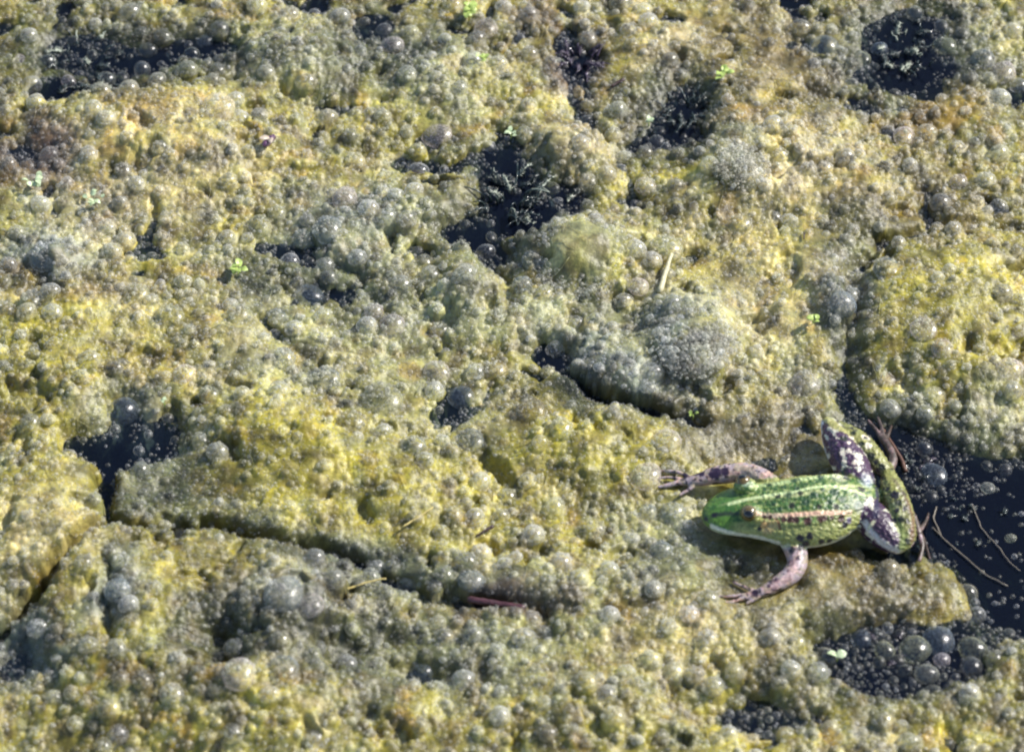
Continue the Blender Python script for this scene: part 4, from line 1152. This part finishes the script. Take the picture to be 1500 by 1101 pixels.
def sprig(px, py, nleaf, spread, pale, lab, size=1.0):
    z = ground(px, py) + 4
    p = P(px, py, z + 4)
    root = empty('duckweed_sprig', (p.x * U, p.y * U, z * U))
    tag(root, lab, 'water plant', 'pale duckweed sprigs on the algae')
    for k in range(nleaf):
        a = 6.283 * k / nleaf + random.uniform(-.35, .35)
        d = random.uniform(.0, 1) * spread
        o = bpy.data.objects.new('leaf', (leafC if k % 2 else leafD) if pale else (leafA if k % 2 else leafB)); col.objects.link(o); o.parent = root
        b_ = random.uniform(0, 6.283)
        o.location = (math.cos(b_) * d * U, math.sin(b_) * d * U, random.uniform(6, 12) * U)
        o.rotation_euler = (random.uniform(-.4, .4), random.uniform(-.6, .2), a)
        s = size * random.uniform(1.15, 1.7); o.scale = (s, s, s)
    m = tube([(0, 0, -6 * U), (1 * U, .5 * U, 0), (0, 1 * U, 5 * U)], [.9 * U, .9 * U, .6 * U], 6)
    link('stem', m, M_DUCK, root)
sprig(52, 268, 9, 11, True, 'pale duckweed sprig at the left edge above the violet patch', .9)
sprig(138, 292, 8, 13, True, 'pale green duckweed sprig right of the one at the left edge', .9)
sprig(348, 398, 9, 9, False, 'bright yellow green duckweed sprig beside the bubbly hollow')
sprig(688, 17, 10, 9, False, 'bright yellow duckweed sprig at the very top')
sprig(706, 87, 6, 8, False, 'small yellow duckweed sprig below the one at the top', .75)
sprig(1057, 108, 9, 11, False, 'yellow green duckweed sprig right of the upper dark opening', .95)
sprig(748, 198, 5, 7, True, 'tiny pale duckweed sprig on top of the dark pondweed tuft', .8)
sprig(950, 180, 4, 4, True, 'tiny pale duckweed bit left of the dark teal opening', .7)
sprig(1190, 470, 6, 12, False, 'loose yellow green duckweed below the tall grey bubble', .8)
sprig(1226, 963, 2, 3, True, 'single pale green leaflet floating on the lower dark water', 1.5)
sprig(1015, 608, 3, 4, False, 'tiny yellow duckweed bit at the end of the long crack', .6)
sprig(240, 590, 4, 5, True, 'tiny pale duckweed bit right of the deep blue bubble', .6)

def tuft(px, py, nst, rad, hgt, mats, lab, needles=7, seedv=1):
    rg = random.Random(seedv)
    p = P(px, py, WATER_Z)
    root = empty('pondweed_tuft', (p.x * U, p.y * U, WATER_Z * U))
    tag(root, lab, 'water plant', 'dark pondweed tufts')
    wild = rg.uniform(2, 9)
    for k in range(nst):
        a = rg.uniform(0, 6.283); d = rad * math.sqrt(rg.uniform(0, 1))
        bx, by = math.cos(a) * d * .8, math.sin(a) * d
        lean = rg.uniform(.2, .9); la = a + rg.uniform(-1, 1); hh = hgt * rg.uniform(.5, 1.15)
        pts = []
        for j in range(6):
            t_ = j / 5
            pts.append(Vector((bx + math.cos(la) * lean * hh * t_ * t_, by + math.sin(la) * lean * hh * t_ * t_, -4 + (hh + 4) * (t_ - .55 * t_ * t_))) * U + Vector((rg.uniform(-1, 1), rg.uniform(-1, 1), rg.uniform(-.4, .4))) * wild * t_ * .5 * U)
        mt = mats[0] if rg.random() > .22 else mats[1]
        o = link('stem', tube(pts, [1.9 * U, 1.8 * U, 1.6 * U, 1.3 * U, 1.0 * U, .6 * U], 5), mt, root)
        if rg.random() < .45: continue
        # whorls of needle leaves, one mesh per stem
        b = bmesh.new()
        for j in range(1, 6):
            c0 = pts[j]
            for q in range(needles):
                aa = 6.283 * q / needles + rg.uniform(-.3, .3); ln = rg.uniform(4, 13) * U * (1.1 - .12 * j)
                dv = Vector((math.cos(aa), math.sin(aa), rg.uniform(.1, .9))).normalized()
                s = dv.cross(Vector((0, 0, 1))).normalized() * 1.0 * U; u_ = dv.cross(s).normalized() * .8 * U
                tip = b.verts.new(c0 + dv * ln)
                bs = [b.verts.new(c0 + s), b.verts.new(c0 - s * .5 + u_), b.verts.new(c0 - s * .5 - u_)]
                b.faces.new((bs[0], bs[1], tip)); b.faces.new((bs[1], bs[2], tip)); b.faces.new((bs[2], bs[0], tip))
        m = bpy.data.meshes.new('needles'); b.to_mesh(m); b.free()
        nd = link('needles', m, mt, o)
tuft(748, 290, 44, 56, 44, (M_STEMD, M_STEMP), 'big dark pondweed tuft with pale filaments above the film covered dome', 8, 1)
tuft(838, 282, 7, 18, 18, (M_STEMD, M_STEMP), 'small dark pondweed tuft just right of the big one', 7, 2)
tuft(850, 90, 22, 34, 34, (M_STEMM, M_STEMP), 'violet black pondweed tuft near the top centre', 7, 3)
tuft(1002, 160, 26, 42, 34, (M_STEMD, M_STEMD), 'dark teal pondweed tuft at the upper right of centre', 7, 4)
tuft(1330, 70, 34, 60, 30, (M_STEMD, M_STEMP), 'dark pondweed tuft in the upper right opening', 7, 5)
tuft(130, 95, 34, 80, 26, (M_STEMD, M_STEMP), 'dark green pondweed tuft in the upper left opening', 7, 6)
tuft(1300, 955, 10, 60, 12, (M_STEMD, M_STEMM), 'sunken dark pondweed in the lower right pool', 6, 8)
tuft(1420, 760, 10, 60, 10, (M_STEMD, M_STEMD), 'sunken dark pondweed at the right edge', 6, 9)
tuft(1340, 700, 9, 40, 16, (M_STEMD, M_STEMM), 'dark pondweed tuft in the shaded water behind the frog', 6, 7)

def stick(pts, r0, r1, mat, name, lab, cat, lift=2.0, wob=.6, flat=None):
    z = [ground(a, b_) for a, b_ in pts]
    zz_ = max(z) * .6 + sum(z) / len(z) * .4
    P0 = P(*pts[0], zz_ + lift)
    out = []
    for (a, b_) in pts:
        p = P(a, b_, zz_ + lift); out.append((p.x, p.y, p.z))
    c_ = catmull(out, 5)
    org_ = Vector(c_[len(c_) // 2])
    rads = [(r0 + (r1 - r0) * k / (len(c_) - 1)) * U for k in range(len(c_))]
    rads[0] *= .6
    q = [(Vector(v) - org_ + Vector((random.uniform(-wob, wob), random.uniform(-wob, wob), random.uniform(-wob, wob)))) * U for v in c_]
    o = link(name, tube(q, rads, 8, name), mat)
    o.location = org_ * U
    tag(o, lab, cat)
    return o
stick([(697, 785), (710, 777), (722, 770)], 1.4, 2.8, M_DARKT, 'splinter', 'short dark splinter lying on the yellow algae below the centre', 'twig', 5)
stick([(684, 877), (715, 882), (745, 886), (768, 890)], 5, 4, M_REDT, 'twig', 'dark red brown twig half sunk at the bottom centre', 'twig', 3)
stick([(496, 866), (520, 858), (548, 850), (566, 847)], 1.6, 1.2, M_STRAW, 'straw', 'thin yellow straw at the right shoulder of the lower left mound', 'straw', 5)
stick([(588, 772), (612, 758), (634, 742)], 1.6, 1.1, M_STRAW, 'straw', 'thin pale straw on the yellow ridge left of the dark splinter', 'straw', 5)
stick([(966, 428), (974, 402), (984, 372)], 5, 2.6, M_REED, 'reed_stub', 'pale reed stub leaning by the grey blue bubble above the round dome', 'reed', 8)
stick([(1288, 620), (1300, 640), (1318, 668), (1326, 690)], 2.2, 3.4, mat_simple('brown_twig', (.11, .055, .035), .5, .4), 'twig', 'brown twig lying behind the frog hind legs', 'twig', 5)
stick([(1424, 738), (1432, 758), (1440, 776), (1462, 800), (1478, 822), (1494, 836)], .9, .6, M_ROOT, 'root_thread', 'pale root thread across the dark water at the right', 'root', 3)
stick([(1366, 772), (1384, 790), (1410, 812), (1440, 838), (1476, 858)], .9, .8, M_ROOT, 'root_thread', 'thin pale root thread at the near edge of the dark water', 'root', 3)
stick([(1372, 742), (1368, 760), (1378, 782)], 1.2, .9, M_ROOT, 'root_thread', 'short curved root thread beside the frog foot', 'root', 3)
stick([(895, 127), (905, 121), (914, 116)], 1.8, 3.0, M_DARKT, 'seed', 'small black seed left of the dark teal opening', 'seed', 5)
stick([(604, 250), (612, 252), (620, 253)], 1.6, 1.8, M_DARKT, 'seed', 'tiny dark seed in the yellow algae left of the pondweed tuft', 'seed', 5)
stick([(1178, 340), (1178, 350)], 1.2, 1.0, M_DARKT, 'seed', 'tiny dark speck in the pale foam right of the dome', 'seed', 5)
# dead insect on the upper left mound
z = ground(389, 216); p = P(389, 216, z + 5)
bug = empty('dead_insect', (p.x * U, p.y * U, (z + 8) * U)); bug.rotation_euler = (0, .3, 1.1); bug.scale = (1.35, 1.35, 1.35)
tag(bug, 'small dead insect with violet body and a white wing on the upper left mound', 'insect')
def blob(name, mat, parent, loc, sc):
    b = bmesh.new(); bmesh.ops.create_icosphere(b, subdivisions=2, radius=1, matrix=Matrix.Diagonal((sc[0] * U, sc[1] * U, sc[2] * U, 1)))
    m = bpy.data.meshes.new(name); b.to_mesh(m); b.free()
    o = link(name, m, mat, parent); o.location = Vector(loc) * U; return o
M_VIO = mat_simple('insect_violet', (.10, .04, .09), .35, .4, coat=.5)
blob('abdomen', M_VIO, bug, (3, 0, 3), (9, 4.5, 4)); blob('thorax', M_VIO, bug, (12, 0, 4), (4.5, 4.5, 4)); blob('head', M_VIO, bug, (18, 0, 3.5), (3, 3.2, 3))
wm = leaf_mesh(15 * U, 3.6 * U, .25 * U, .1, 'wing')
for s in (-1, 1):
    o = link('wing', wm, mat_simple('insect_wing', (.62, .52, .42), .3, .2, trans=.3), bug); o.location = Vector((10, 0, 6)) * U; o.rotation_euler = (s * .3, -.15, math.pi + s * .55)
